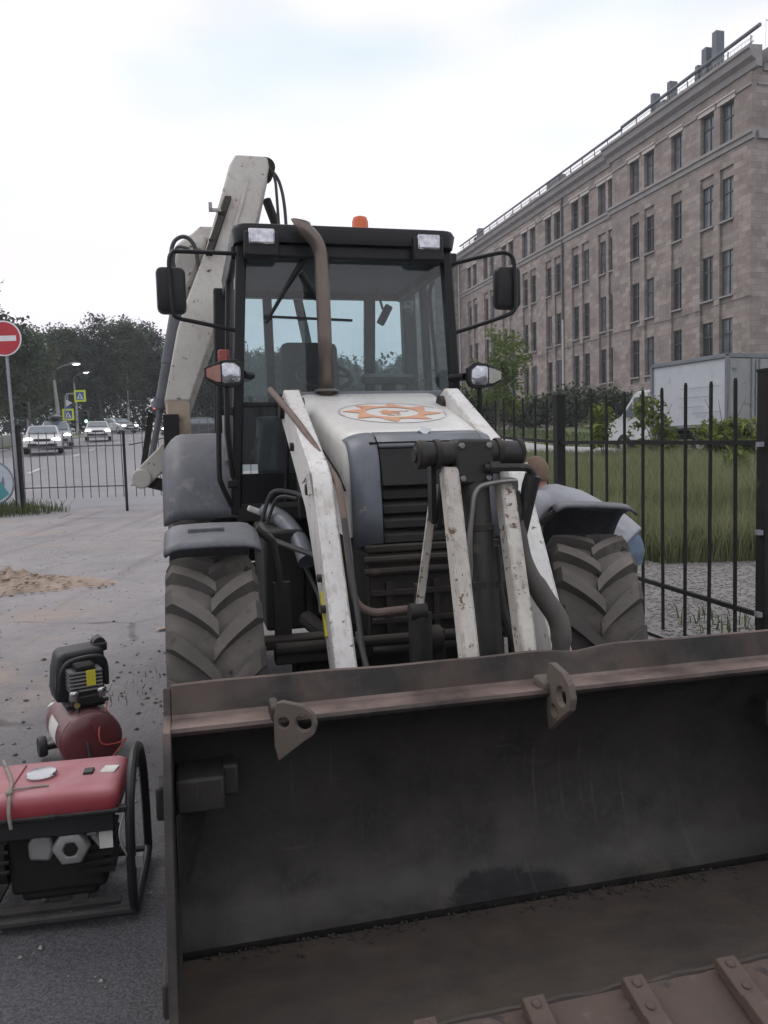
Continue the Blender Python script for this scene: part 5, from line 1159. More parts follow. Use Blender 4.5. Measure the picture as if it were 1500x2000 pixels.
headlamp(-1, (-.805, 1.28, 2.068), 'orange_lens'); headlamp(1, (.805, 1.28, 2.045), 'clear_turn' if 'clear_turn' in M else 'lens')
b = MB(); b.box((-.80, 1.62, 2.20), (.07, .04, .10)); P_(b, 'side_marker', 'red_lens', bevel=.012)
b = MB(); b.box((-.40, 1.22, 1.955), (.05, .012, .02)); P_(b, 'reflector', 'orange_lens', smooth=0)
# exhaust stack
pts = [(-.20, 1.30, 1.93), (-.202, 1.30, 2.3), (-.205, 1.30, 2.70)] + [(-.205 - .16 * (1 - math.cos(a)), 1.30, 2.74 + .20 * math.sin(a)) for a in np.linspace(.15, 1.12, 8)] + [(-.325, 1.30, 2.975)]
b = MB(); b.tube(pts, .041, 20, caps=False); k0 = len(b.v) - 20; c0 = sum((Vector(p) for p in b.v[k0:]), Vector()) / 20; tdir = Vector((-.55, 0, .83))
b.v[k0:] = [tuple(Vector(p) + tdir * .038 * (Vector(p) - c0).dot(Vector((-.83, 0, -.55))) / .041) for p in b.v[k0:]]
P_(b, 'exhaust_pipe', 'exhaust', solid=.006, smooth=60)
b = MB(); b.lathe([(.042, 0), (.075, .002), (.078, .012), (.05, .02), (.042, .02)], Matrix.Translation((-.20, 1.30, 1.955)), 24, caps=False); P_(b, 'exhaust_collar', 'steel')

# ---- loader arms
def arm(s):
    xa, xb = s * .515, s * .425
    poly = [(1.02, 1.80), (.98, 1.93), (.90, 1.955), (.02, 1.545), (-.08, 1.49), (-.16, 1.35), (-.575, .62), (-.80, .20), (-.98, .16), (-.99, .30), (-.72, .66)]
    poly = [(1.02, 1.76), (1.0, 1.90), (.90, 1.94), (.03, 1.535), (-.05, 1.485), (-.09, 1.43), (-.52, .70), (-.80, .24), (-.86, .16), (-.80, .12), (-.70, .16), (-.28, .78), (.12, 1.24), (.20, 1.32), (.90, 1.70)]
    b = MB(); b.prism(poly, min(xa, xb), max(xa, xb), 'x'); a = P_(b, 'loader_arm', 'arm_paint', bevel=.008)
    b = MB(); b.tube([(s * .40, .93, 1.84), (s * .54, .93, 1.84)], .06, 16); P_(b, 'pivot_pin', 'frame_dark', a)
    b = MB(); b.tube([(s * .40, -.80, .18), (s * .54, -.80, .18)], .05, 14); P_(b, 'pivot_pin', 'frame_dark', a)
    b = MB(); b.bar((s * .53, .15, 1.46), (s * .53, -.03, 1.50), .012, .03); b.bar((s * .53, -.03, 1.49), (s * .53, -.06, 1.40), .012, .03); P_(b, 'arm_plate', 'arm_paint', a)
for s in (-1, 1): arm(s)
for y_, z_, r_ in ((.55, 1.62, .022), (.05, 1.42, .026), (-.22, 1.05, .018), (-.30, .93, .018)):
    b = MB(); b.tube([(-.513, y_, z_), (-.533, y_, z_)], r_, 12); P_(b, 'arm_bolt', 'frame_dark')
b = MB(); b.tube([(-.30, .42, 1.0), (-.62, .72, 1.12), (-.66, 1.0, 1.19)], .016, 8); P_(b, 'hydraulic_hose', 'hose')
b = MB(); b.tube(smoothcurve([(-.34, .2, .9), (-.42, .35, .78), (-.40, .6, .82), (-.44, .8, .95)], 5), .014, 8); P_(b, 'hydraulic_hose', 'hose')
b = MB(); b.box((-.520, -.27, .90), (.008, .028, .20), Matrix.Rotation(-.53, 3, 'X')); P_(b, 'yellow_tag', 'yellow_tag', smooth=0)
b = MB(); b.box((0, 1.06, 1.45), (.86, .12, .5)); P_(b, 'arm_tower', 'black_dusty', bevel=.01)
# hydraulic pipe beside the left arm
b = MB(); b.tube(smoothcurve([(-.59, .88, 1.94), (-.50, .45, 1.74), (-.415, .03, 1.50), (-.40, -.11, 1.40), (-.398, -.25, 1.15), (-.395, -.30, 1.00), (-.37, -.315, .935), (-.31, -.32, .905), (-.24, -.32, .905), (-.115, -.325, .91)], 6), .017, 10); P_(b, 'hydraulic_pipe', 'rust_pipe')
b = MB(); b.tube(smoothcurve([(-.405, -.2, 1.3), (-.40, -.36, 1.0), (-.39, -.5, .72), (-.36, -.62, .62), (-.25, -.7, .6)], 6), .012, 8); b.tube(smoothcurve([(-.405, -.42, .85), (-.38, -.55, .68), (-.33, -.64, .62)], 5), .012, 8); P_(b, 'hydraulic_hose', 'hose')
# tilt linkage standing in front of the grille
b = MB(); b.tube([(-.185, -.65, 1.572), (-.03, -.65, 1.572)], .047, 16); b.tube([(.07, -.65, 1.572), (.218, -.65, 1.565)], .05, 16); b.tube([(-.19, -.65, 1.572), (-.165, -.65, 1.572)], .055, 16); P_(b, 'cross_shaft', 'grease')
for x in (-.192, .222):
    b = MB(); b.lathe([(.0, -.008), (.052, -.008), (.056, 0), (.052, .008), (.03, .012), (.028, .02), (.0, .02)], Matrix.Translation((x, -.65, 1.570)) @ Matrix.Rotation(R(-90 if x < 0 else 90), 4, 'Y'), 18); P_(b, 'shaft_cap', 'frame_dark')
for x, z in ((-.035, 1.60), (.075, 1.60), (-.032, 1.475), (.072, 1.475)):
    b = MB(); b.lathe([(.013, -.002), (.013, .008), (.009, .011), (0, .011)], Matrix.Translation((x, -.70, z)) @ Matrix.Rotation(R(90), 4, 'X'), 6); P_(b, 'bolt', 'steel')
for x in (-.12, .13):
    b = MB(); b.lathe([(.0535, -.012), (.058, -.01), (.058, .01), (.0535, .012)], Matrix.Translation((x, -.65, 1.571)) @ Matrix.Rotation(R(90), 4, 'Y'), 18, caps=False); P_(b, 'shaft_collar', 'frame_dark')
b = MB(); b.prism([(-.052, 1.45), (.095, 1.45), (.10, 1.60), (.085, 1.625), (-.045, 1.628), (-.06, 1.60)], -.70, -.58, 'y'); P_(b, 'link_head', 'grease', bevel=.012)
b = MB(); b.tube([(.03, -.63, 1.50), (.035, -.72, 1.0), (.035, -.78, .55)], .062, 20); b.tube([(.035, -.775, .60), (.035, -.80, .45)], .075, 18); P_(b, 'tilt_cylinder', 'grease')
for t in (.2, .55):
    b = MB(); c = Vector((.031, -.65, 1.40)).lerp(Vector((.035, -.75, .78)), t); b.lathe([(.0635, -.014), (.0665, -.012), (.0665, .012), (.0635, .014)], Matrix.Translation(c) @ Matrix.Rotation(R(-10), 4, 'X'), 22, caps=False); P_(b, 'cylinder_clamp', 'frame_dark')
b = MB(); b.bar((-.075, -.66, 1.51), (-.118, -.985, .80), .062, .07, (0, -1, .4)); b.bar((-.118, -.985, .80), (-.125, -1.03, .70), .062, .07, (0, -1, .4)); P_(b, 'tilt_link', 'link_paint', bevel=.008)
b = MB(); b.bar((.150, -.66, 1.46), (.100, -.985, .80), .06, .08, (0, -1, .4)); P_(b, 'tilt_link', 'link_paint', bevel=.008)
b = MB(); b.bar((-.078, -.49, 1.45), (-.165, -.49, .90), .034, .016, (0, 1, 0)); P_(b, 'level_rod', 'link_paint', bevel=.003)
b = MB(); b.bar((-.125, -.60, 1.54), (-.105, -.53, 1.30), .02, .05, (0, 1, 0)); b.bar((-.065, -.60, 1.54), (-.085, -.53, 1.28), .02, .05, (0, 1, 0)); P_(b, 'level_rod_clevis', 'grease')
b = MB(); b.tube([(-.13, -.49, .93), (-.20, -.49, .93)], .035, 12); b.tube([(-.15, -.47, .92), (-.15, -.47, .72)], .05, 12); P_(b, 'level_rod_joint', 'grease')
b = MB(); b.tube(smoothcurve([(.00, -.73, .95), (-.02, -.73, 1.2), (-.008, -.735, 1.37), (.01, -.735, 1.43), (.05, -.735, 1.452), (.155, -.73, 1.462), (.175, -.72, 1.45), (.18, -.70, 1.40)], 5), .0105, 8); P_(b, 'feed_pipe', 'steel')
b = MB(); b.tube([(.05, -.715, 1.515), (.19, -.715, 1.512)], .016, 10); b.tube([(.07, -.715, 1.515), (.11, -.715, 1.515)], .024, 8); b.tube(smoothcurve([(.19, -.715, 1.512), (.235, -.715, 1.505), (.255, -.71, 1.47)], 5), .016, 10); b.tube([(.255, -.71, 1.48), (.245, -.70, 1.44), (.215, -.66, 1.22)], [.033, .033, .024], 12); b.tube([(.18, -.70, 1.42), (.185, -.69, 1.34), (.18, -.66, 1.2)], [.02, .03, .03], 12); P_(b, 'hose_fitting', 'grease')
b = MB(); b.tube(smoothcurve([(.195, -.67, 1.30), (.222, -.68, 1.14), (.295, -.69, 1.0), (.352, -.71, .90), (.355, -.73, .80), (.32, -.76, .62)], 6), [.036] * 10 + [.042] * 14 + [.036] * 7, 12); P_(b, 'hose_sleeve', 'hose_sleeve')
b = MB(); b.tube(smoothcurve([(.12, -.62, 1.2), (.14, -.64, .95), (.2, -.68, .75), (.2, -.75, .6)], 6), .022, 10); P_(b, 'hydraulic_hose', 'grease')
b = MB(); b.prism([(-.80, .58), (-.76, .86), (-.70, .78), (-.72, .58)], .10, .115, 'x'); P_(b, 'link_plate', 'link_paint', smooth=0)

# ---- bucket
def bucket_mat():
    m = bpy.data.materials.new('bucket_steel'); m.use_nodes = True; nt = m.node_tree; N = nt.nodes; L = nt.links; b = N['Principled BSDF']; b.inputs['Specular IOR Level'].default_value = .35
    tc = N.new('ShaderNodeTexCoord'); sx = N.new('ShaderNodeSeparateXYZ'); L.new(tc.outputs['Object'], sx.inputs[0])
    def noise(sc, d=6, rg=.62, st=None):
        n = N.new('ShaderNodeTexNoise'); n.inputs['Scale'].default_value = sc; n.inputs['Detail'].default_value = d; n.inputs['Roughness'].default_value = rg
        if st: mp = N.new('ShaderNodeMapping'); mp.inputs['Scale'].default_value = st; L.new(tc.outputs['Object'], mp.inputs[0]); L.new(mp.outputs[0], n.inputs['Vector'])
        else: L.new(tc.outputs['Object'], n.inputs['Vector'])
        return n.outputs['Fac']
    def rng(s, lo, hi, a=0., c=1.):
        r = N.new('ShaderNodeMapRange'); r.inputs[1].default_value = lo; r.inputs[2].default_value = hi; r.inputs[3].default_value = a; r.inputs[4].default_value = c; L.new(s, r.inputs[0]); return r.outputs[0]
    def mm(op, a, c):
        x = N.new('ShaderNodeMath'); x.operation = op; x.use_clamp = op == 'MULTIPLY'
        for i, s in enumerate((a, c)):
            if isinstance(s, (int, float)): x.inputs[i].default_value = s
            else: L.new(s, x.inputs[i])
        return x.outputs[0]
    def mix(f, a, c):
        x = N.new('ShaderNodeMix'); x.data_type = 'RGBA'; L.new(f, x.inputs[0])
        for i, s in ((6, a), (7, c)):
            if isinstance(s, tuple): x.inputs[i].default_value = s + (1,)
            else: L.new(s, x.inputs[i])
        return x.outputs[2]
    col = mix(rng(noise(6), .35, .65), (.0185, .0165, .0155), (.034, .0295, .0268))
    col = mix(rng(noise(1.6, 5, .6), .5, .7), col, (.032, .029, .027))
    col = mix(mm('MULTIPLY', rng(noise(40, 4), .5, .7), .5), col, (.042, .038, .035))
    z = mm('ADD', sx.outputs[2], rng(noise(3, 6), .3, .7, -.03, .03))
    floor = mm('MULTIPLY', rng(sx.outputs[1], -1.224, -1.230), rng(sx.outputs[2], .25, .2)); rust = mix(rng(noise(5, 6, .6, (1, 2.5, 1)), .35, .68), (.052, .0445, .0395), (.08, .0615, .050))
    col = mix(floor, col, rust)
    band = mm('MULTIPLY', rng(z, .20, .165), rng(z, .10, .13)); col = mix(mm('MULTIPLY', band, .7), col, (.046, .043, .041))
    rim = rng(z, .76, .80); col = mix(rim, col, mix(rng(noise(3.5, 6), .42, .62), (.075, .056, .048), (.028, .026, .025)))
    g = N.new('ShaderNodeNewGeometry'); gn = N.new('ShaderNodeSeparateXYZ'); L.new(g.outputs['Normal'], gn.inputs[0])
    up = mm('MULTIPLY', rng(gn.outputs[2], .55, .9), mm('MULTIPLY', rim, rng(noise(2.5, 6), .36, .6, .25, 1))); col = mix(up, col, (.25, .185, .16))
    # oil stain on the lower plate
    ex = mm('DIVIDE', mm('ADD', sx.outputs[0], .09), .235); ez = mm('DIVIDE', mm('ADD', sx.outputs[2], -.095), .075)
    rr = mm('ADD', mm('MULTIPLY', ex, ex), mm('MULTIPLY', ez, ez)); st = mm('MULTIPLY', rng(rr, 1.0, .85), rng(sx.outputs[2], .094, .10)); 
    x2 = N.new('ShaderNodeMath'); x2.operation = 'MULTIPLY'; L.new(ex, x2.inputs[0]); L.new(ex, x2.inputs[1])
    x3 = N.new('ShaderNodeMath'); x3.operation = 'MULTIPLY'; L.new(ez, x3.inputs[0]); L.new(ez, x3.inputs[1])
    x4 = N.new('ShaderNodeMath'); L.new(x2.outputs[0], x4.inputs[0]); L.new(x3.outputs[0], x4.inputs[1])
    st = mm('MULTIPLY', rng(mm('ADD', x4.outputs[0], rng(noise(9, 6, .7), .3, .7, -.35, .35)), 1.1, .75), rng(sx.outputs[2], .095, .102)); col = mix(st, col, (.007, .007, .008))
    scr = mm('MULTIPLY', rng(noise(1.0, 5, .7, (75, 2.2, 2.2)), .58, .72), rng(noise(2.2, 4), .40, .62)); col = mix(mm('MULTIPLY', scr, .55), col, (.085, .08, .076))
    scr2 = mm('MULTIPLY', rng(noise(1.0, 5, .7, (3, 60, 60)), .60, .72), rng(noise(3.1, 4), .45, .65)); col = mix(mm('MULTIPLY', scr2, .4), col, (.10, .085, .07))
    mud = mm('MULTIPLY', rng(noise(4.5, 8, .7), .56, .64), rng(z, .30, .10)); col = mix(mm('MULTIPLY', mud, .4), col, (.07, .058, .05))
    L.new(col, b.inputs['Base Color']); L.new(rng(noise(8), .3, .7, .42, .74), b.inputs['Roughness']); b.inputs['Metallic'].default_value = .25
    bp = N.new('ShaderNodeBump'); bp.inputs['Strength'].default_value = .25; bp.inputs['Distance'].default_value = .006; L.new(noise(45, 6), bp.inputs['Height']); L.new(bp.outputs[0], b.inputs['Normal'])
    return m
M['bucket'] = bucket_mat()
M['edge_rust'] = mat('edge_rust', (.095, .062, .047), (.065, .047, .038), 5, .8, spots=[((.13, .112, .10), 9, .57, .12, .9), ((.03, .026, .024), 12, .60, .05, .8)], bump=.35, dust=((.17, .14, .125), .15))
M['lug_steel'] = mat('lug_steel', (.085, .068, .056), (.12, .096, .08), 8, .7, spots=[((.07, .055, .05), 7, .55, .1, .8)], bump=.12)
inner = [(-1.725, .088), (-1.45, .086), (-1.242, .090), (-1.232, .077), (-1.214, .075), (-1.222, .104), (-1.216, .108), (-1.180, .133), (-1.14, .169), (-1.105, .225), (-1.08, .30), (-1.065, .40), (-1.068, .52), (-1.09, .62), (-1.13, .70), (-1.19, .755), (-1.243, .778), (-1.248, .79), (-1.240, .80), (-1.14, .797), (-1.128, .805), (-1.10, .888), (-1.094, .893)]
outer_ = [(-1.088, .886), (-1.108, .80), (-1.11, .775), (-1.06, .70), (-1.03, .60), (-1.02, .46), (-1.03, .30), (-1.07, .18), (-1.12, .11), (-1.21, .055), (-1.45, .045), (-1.72, .045)]
prof = inner + outer_; BW = 1.135
b = MB(); secs = []
for i, x in enumerate(np.linspace(-BW, BW, 49)):
    dent = -.016 * math.exp(-((x - .22) / .09) ** 2) + .0015 * math.sin(x * 6) + .001 * math.sin(x * 17)
    secs.append([(x, y + (.006 * math.sin(x * 5) if z > .85 else 0) + (.012 * math.sin(x * 2.2 + 1) if .3 < z < .6 else 0), z + (dent if z > .85 else 0)) for y, z in prof])
b.loft(secs, caps=False); BK = P_(b, 'bucket', M['bucket'], smooth=28)
sp = [(-1.78, .045), (-1.75, .12), (-1.50, .46), (-1.33, .70), (-1.265, .815), (-1.24, .83), (-1.13, .825), (-1.085, .90), (-1.04, .72), (-1.0, .46), (-1.03, .2), (-1.12, .06)]
sp = [(-1.78, .045), (-1.75, .12), (-1.56, .44), (-1.36, .70), (-1.262, .80), (-1.125, .803), (-1.096, .885), (-1.05, .72), (-1.0, .46), (-1.03, .2), (-1.12, .06)]
for s in (-1, 1):
    xs_ = sorted((s * BW, s * (BW + .024))); b = MB(); b.prism(sp, xs_[0], xs_[1], 'x'); P_(b, 'side_plate', M['bucket'], BK, bevel=.004)
    b = MB(); x0 = s * (BW - .003)
    b.box((s * (BW - .075), -1.185, .60), (.14, .16, .105)); b.box((s * (BW - .165), -1.13, .602), (.05, .10, .10)); P_(b, 'corner_block', M['bucket'], BK, bevel=.01)
    b = MB(); b.add([(x0, -1.28, .555), (x0 - s * .10, -1.14, .545), (x0 - s * .10, -1.06, .545), (x0, -1.06, .555), (x0, -1.36, .33), (x0 - s * .035, -1.20, .33), (x0 - s * .035, -1.08, .33), (x0, -1.08, .33)], [(0, 1, 2, 3), (7, 6, 5, 4), (0, 4, 5, 1), (1, 5, 6, 2), (2, 6, 7, 3), (3, 7, 4, 0)]); P_(b, 'corner_gusset', M['bucket'], BK, bevel=.004)
    b = MB(); b.box((s * (BW + .036), -1.24, .60), (.03, .10, .10)); P_(b, 'wear_pad', M['bucket'], BK, bevel=.008)
    b = MB(); b.box((s * (BW + .034), -1.45, .17), (.026, .16, .10)); P_(b, 'wear_pad', M['bucket'], BK, bevel=.008)
b = MB(); secs = [[(x, -1.96, .024), (x, -1.965, .032), (x, -1.73, .100), (x, -1.700, .104), (x, -1.690, .090), (x, -1.70, .06)] for x in np.linspace(-BW - .02, BW + .02, 25)]; b.loft(secs); P_(b, 'cutting_edge', 'edge_rust', BK, bevel=.003).location = (0, -.022, 0)
b = MB(); b.tube([(x, -1.692 + .004 * math.sin(x * 40), .098 + .003 * math.sin(x * 31)) for x in np.linspace(-BW, BW, 60)], .011, 6); P_(b, 'weld_bead', 'frame_dark', BK).location = (0, -.022, 0)
sh = MB(); sh.box((0, -1.775, .116), (.062, .13, .034), Matrix.Rotation(R(-16) * -1, 3, 'X')); sh.loft([[(-.031, -1.83, .085), (.031, -1.83, .085), (.031, -1.83, .122), (-.031, -1.83, .122)], [(-.03, -1.92, .05), (.03, -1.92, .05), (.028, -1.92, .098), (-.028, -1.92, .098)], [(-.03, -2.06, .014), (.03, -2.06, .014), (.022, -2.06, .05), (-.022, -2.06, .05)], [(-.03, -2.15, .006), (.03, -2.15, .006), (.026, -2.15, .016), (-.026, -2.15, .016)]])
for yy, zz in ((-1.742, .142), (-1.808, .122)): sh.lathe([(.0155, -.012), (.0155, .004), (.011, .009), (.0, .0095)], Matrix.Translation((.0, yy, zz)) @ Matrix.Rotation(R(16), 4, 'X'), 6)
shm = sh.mesh('tooth_shank', M['edge_rust'], 25)
for k in range(8): o = link('tooth_shank', shm, BK); o.location = (-.224 + .292 * (k - 3), -.022, 0); o.rotation_euler = (0, 0, random.uniform(-.02, .02)); m_ = o.modifiers.new('b', 'BEVEL'); m_.width = .004; m_.limit_method = 'ANGLE'
M['soil_dark'] = mat('soil_dark', (.02, .018, .016), (.045, .038, .033), 9, .95)
def in_world(x, y, z):
    c_, s_ = math.cos(R(13.7)), math.sin(R(13.7)); return (.171 + x * c_ - y * s_, 3.745 + x * s_ + y * c_, z)
n = 420; lx = RNG.uniform(-1.1, 1.1, n); ly = -1.235 - np.abs(RNG.normal(size=n)) * .035; lz = .094 + 0 * lx; k = RNG.random(n) < .35 + .5 * np.sin(lx * 3 + .5) ** 2
rocks('soil_crumbs', np.array([in_world(a_, b_, c_) for a_, b_, c_ in zip(lx[k], ly[k], lz[k])]), RNG.uniform(.003, .010, int(k.sum())), M['soil_dark'], 'soil crumbs lying along the seam of the bucket floor', 'soil')
def lug(x, y, z, rz, holes, name='lifting_lug', sc=1.0):
    # plate in u (outwards), v (up); thickness across
    o = [(0, .045), (.02, .05), (.085, .038), (.118, .014), (.132, -.022), (.122, -.058), (.09, -.08), (.045, -.115), (.0, -.15), (-.012, -.10), (-.012, .0)]
    b = MB(); n = len(o); t = .011
    hol = [[(cx + r * math.cos(k * math.pi / 8), cy + r * math.sin(k * math.pi / 8)) for k in range(16)] for cx, cy, r in holes]
    bm = bmesh.new()
    def loop(pts): vs = [bm.verts.new((p[0] * sc, 0, p[1] * sc)) for p in pts]; return [bm.edges.new((vs[i], vs[(i + 1) % len(vs)])) for i in range(len(vs))]
    E = loop(o)
    for hh in hol: E += loop(hh)
    bmesh.ops.triangle_fill(bm, use_beauty=True, use_dissolve=False, edges=E)
    me = bpy.data.meshes.new(name); bm.to_mesh(me); bm.free(); me.materials.append(M['lug_steel'])
    ob = link(name, me, BK); ob.location = (x, y, z); ob.rotation_euler = (0, 0, rz); mo = ob.modifiers.new('s', 'SOLIDIFY'); mo.thickness = t * 2; mo.offset = 0
    mo = ob.modifiers.new('b', 'BEVEL'); mo.width = .003; mo.limit_method = 'ANGLE'
lug(-.825, -1.245, .81, R(-22), [(.088, -.02, .027), (.022, -.02, .018)], sc=.92)
lug(.070, -1.235, .835, R(-88), [(.075, -.03, .028), (.03, -.105, .0)][:1] + [(.032, -.085, .019)], sc=1.15)
b = MB(); b.box((-.83, -1.20, .815), (.03, .10, .05)); P_(b, 'lug_weld', 'frame_dark', BK, bevel=.01)
b = MB(); b.box((.065, -1.20, .812), (.05, .09, .035)); P_(b, 'lug_weld', 'lug_steel', BK, bevel=.01)
b = MB()
for s in (-.47, .47, -.12, .10): b.prism([(-1.04, .55), (-.74, .28), (-.70, .14), (-.84, .08), (-1.06, .12)], s - .075, s - .055, 'x'); b.prism([(-1.04, .55), (-.74, .28), (-.70, .14), (-.84, .08), (-1.06, .12)], s + .055, s + .075, 'x')
P_(b, 'hinge_ears', 'frame_dark', BK)

# ---- backhoe at the rear: kingpost, boom, dipper, cylinders
def sect(c, w, t, u=(1, 0, 0), v=(0, .92, -.38)):
    c = Vector(c); u = Vector(u) * w / 2; v = Vector(v) * t / 2; return [c - u - v, c + u - v, c + u + v, c - u + v]
b = MB(); b.loft([sect((-1.12, 3.25, 1.05), .20, .22), sect((-1.11, 3.22, 1.55), .19, .22), sect((-1.105, 3.22, 2.0), .19, .22)]); BM_ = P_(b, 'lower_boom', 'cream_rust', bevel=.015)
b = MB(); b.loft([sect((-1.108, 3.22, 1.98), .21, .24), sect((-.93, 3.42, 2.58), .31, .26), sect((-.86, 3.5, 2.78), .32, .27), sect((-.64, 3.76, 3.30), .36, .28), sect((-.48, 3.98, 3.80), .37, .28), sect((-.375, 4.15, 4.18), .36, .26), sect((-.345, 4.2, 4.30), .30, .22)]); BO = P_(b, 'boom', 'boom_paint', bevel=.02)
b = MB(); b.loft([sect((-.66, 3.60, 3.25), .035, .03), sect((-.475, 3.83, 3.82), .035, .03), sect((-.395, 3.98, 4.1), .035, .03)]); b.loft([sect((-.49, 3.62, 3.25), .03, .03), sect((-.33, 3.85, 3.82), .03, .03)]); P_(b, 'boom_rib', 'boom_paint', BO, bevel=.006)
b = MB(); b.loft([sect((-.79, 3.6, 3.3), .06, .12), sect((-.59, 3.88, 3.86), .06, .12)]); b.box((-.66, 3.75, 3.70), (.06, .06, .04)); b.box((-.76, 3.62, 3.42), (.05, .06, .05)); P_(b, 'boom_guide', 'frame_dark', BO, bevel=.006)
b = MB(); b.box((-.715, 3.72, 3.72), (.10, .03, .025)); b.box((-.755, 3.72, 3.745), (.03, .03, .075)); P_(b, 'boom_eye', 'boom_paint', BO)
b = MB(); b.tube([(-.215, 4.09, 4.245), (-.215, 4.34, 4.245)], .085, 20); P_(b, 'boom_pin', 'frame_dark', BO)
b = MB()
for q in ((-.40, 4.0, 4.06), (-.70, 3.52, 2.85), (-.80, 3.42, 2.55), (-.99, 3.18, 2.1)): b.tube([(q[0], q[1] - .03, q[2]), (q[0], q[1] + .05, q[2])], .02, 12)
P_(b, 'boom_bolt', 'frame_dark', BO)
b = MB(); b.tube([(-.20, 4.3, 4.0), (-.02, 4.15, 3.4), (.1, 4.0, 2.6)], .045, 12); P_(b, 'dipper_cylinder', 'black_dusty', BO)
b = MB(); b.tube(smoothcurve([(-.2, 4.1, 4.25), (-.10, 4.1, 4.12), (-.06, 4.05, 3.85), (-.06, 4.0, 3.4)], 6), .016, 7); b.tube(smoothcurve([(-.2, 4.1, 4.28), (-.14, 4.1, 4.15), (-.13, 4.05, 3.95), (-.12, 4.0, 3.4)], 6), .014, 7); P_(b, 'boom_hose', 'hose', BO)
# folded dipper behind and left of the boom
b = MB(); b.loft([sect((-.86, 3.95, 3.52), .16, .2), sect((-.94, 3.85, 3.38), .26, .24), sect((-1.0, 3.8, 3.15), .22, .22), sect((-1.08, 3.75, 2.9), .12, .18)]); DP = P_(b, 'dipper', 'boom_paint', bevel=.04)
b = MB(); b.loft([sect((-.70, 4.0, 3.6), .30, .2), sect((-.84, 3.9, 3.45), .30, .2)]); P_(b, 'dipper_head', 'boom_paint', DP, bevel=.03)
b = MB(); b.tube(smoothcurve([(-.88, 3.6, 3.1), (-.90, 3.6, 3.35), (-.98, 3.6, 3.45), (-1.08, 3.6, 3.4), (-1.11, 3.6, 3.22), (-1.05, 3.6, 3.02)], 6), .018, 7); b.tube(smoothcurve([(-.95, 3.6, 3.35), (-1.05, 3.6, 3.36), (-1.09, 3.6, 3.25), (-1.06, 3.6, 3.1)], 6), .014, 7); P_(b, 'dipper_hose', 'hose', DP)
b = MB(); b.tube([(-1.06, 3.45, 2.82), (-1.16, 3.42, 2.35)], .072, 16); b.tube([(-1.155, 3.42, 2.40), (-1.235, 3.4, 2.03)], .06, 14); b.tube([(-1.23, 3.4, 2.06), (-1.25, 3.4, 1.98)], .075, 12); P_(b, 'boom_cylinder', 'cyl_grey')
b = MB(); b.tube([(-1.245, 3.4, 2.0), (-1.36, 3.4, 1.5)], .026, 10); P_(b, 'cylinder_rod', 'cyl_grey')
b = MB(); b.bar((-1.33, 3.45, 1.95), (-1.42, 3.4, 1.45), .05, .03, (0, 1, 0)); P_(b, 'side_plate', 'black_dusty', smooth=0)
b = MB(); b.bar((-1.16, 3.3, 1.66), (-1.42, 3.35, 1.41), .16, .14, (0, 1, 0)); b.tube([(-1.425, 3.25, 1.405), (-1.425, 3.45, 1.405)], .082, 18); P_(b, 'swing_link', 'boom_paint', bevel=.012)
b = MB(); b.bar((-1.38, 3.36, 1.38), (-1.05, 3.36, 1.28), .10, .09, (0, 1, 0)); b.box((-1.15, 3.3, 1.48), (.12, .10, .12)); b.bar((-1.28, 3.3, 1.46), (-1.08, 3.3, 1.49), .05, .03, (0, 1, 0)); P_(b, 'swing_casting', 'frame_dark', bevel=.012)
b = MB(); b.box((-1.165, 3.12, 1.15), (.125, .16, 1.54)); P_(b, 'stabilizer', 'black_dusty', bevel=.01)
b = MB(); b.box((1.165, 3.12, 1.15), (.125, .16, 1.54)); P_(b, 'stabilizer', 'black_dusty', bevel=.01)
b = MB(); b.box((0, 3.12, .95), (2.2, .2, .5)); P_(b, 'slide_frame', 'black_dusty', bevel=.02)
b = MB(); b.box((-1.165, 3.12, .2), (.16, .3, .40)); P_(b, 'stabilizer_foot', 'frame_dark', bevel=.02)
b = MB(); b.box((1.165, 3.12, .2), (.16, .3, .40)); P_(b, 'stabilizer_foot', 'frame_dark', bevel=.02)
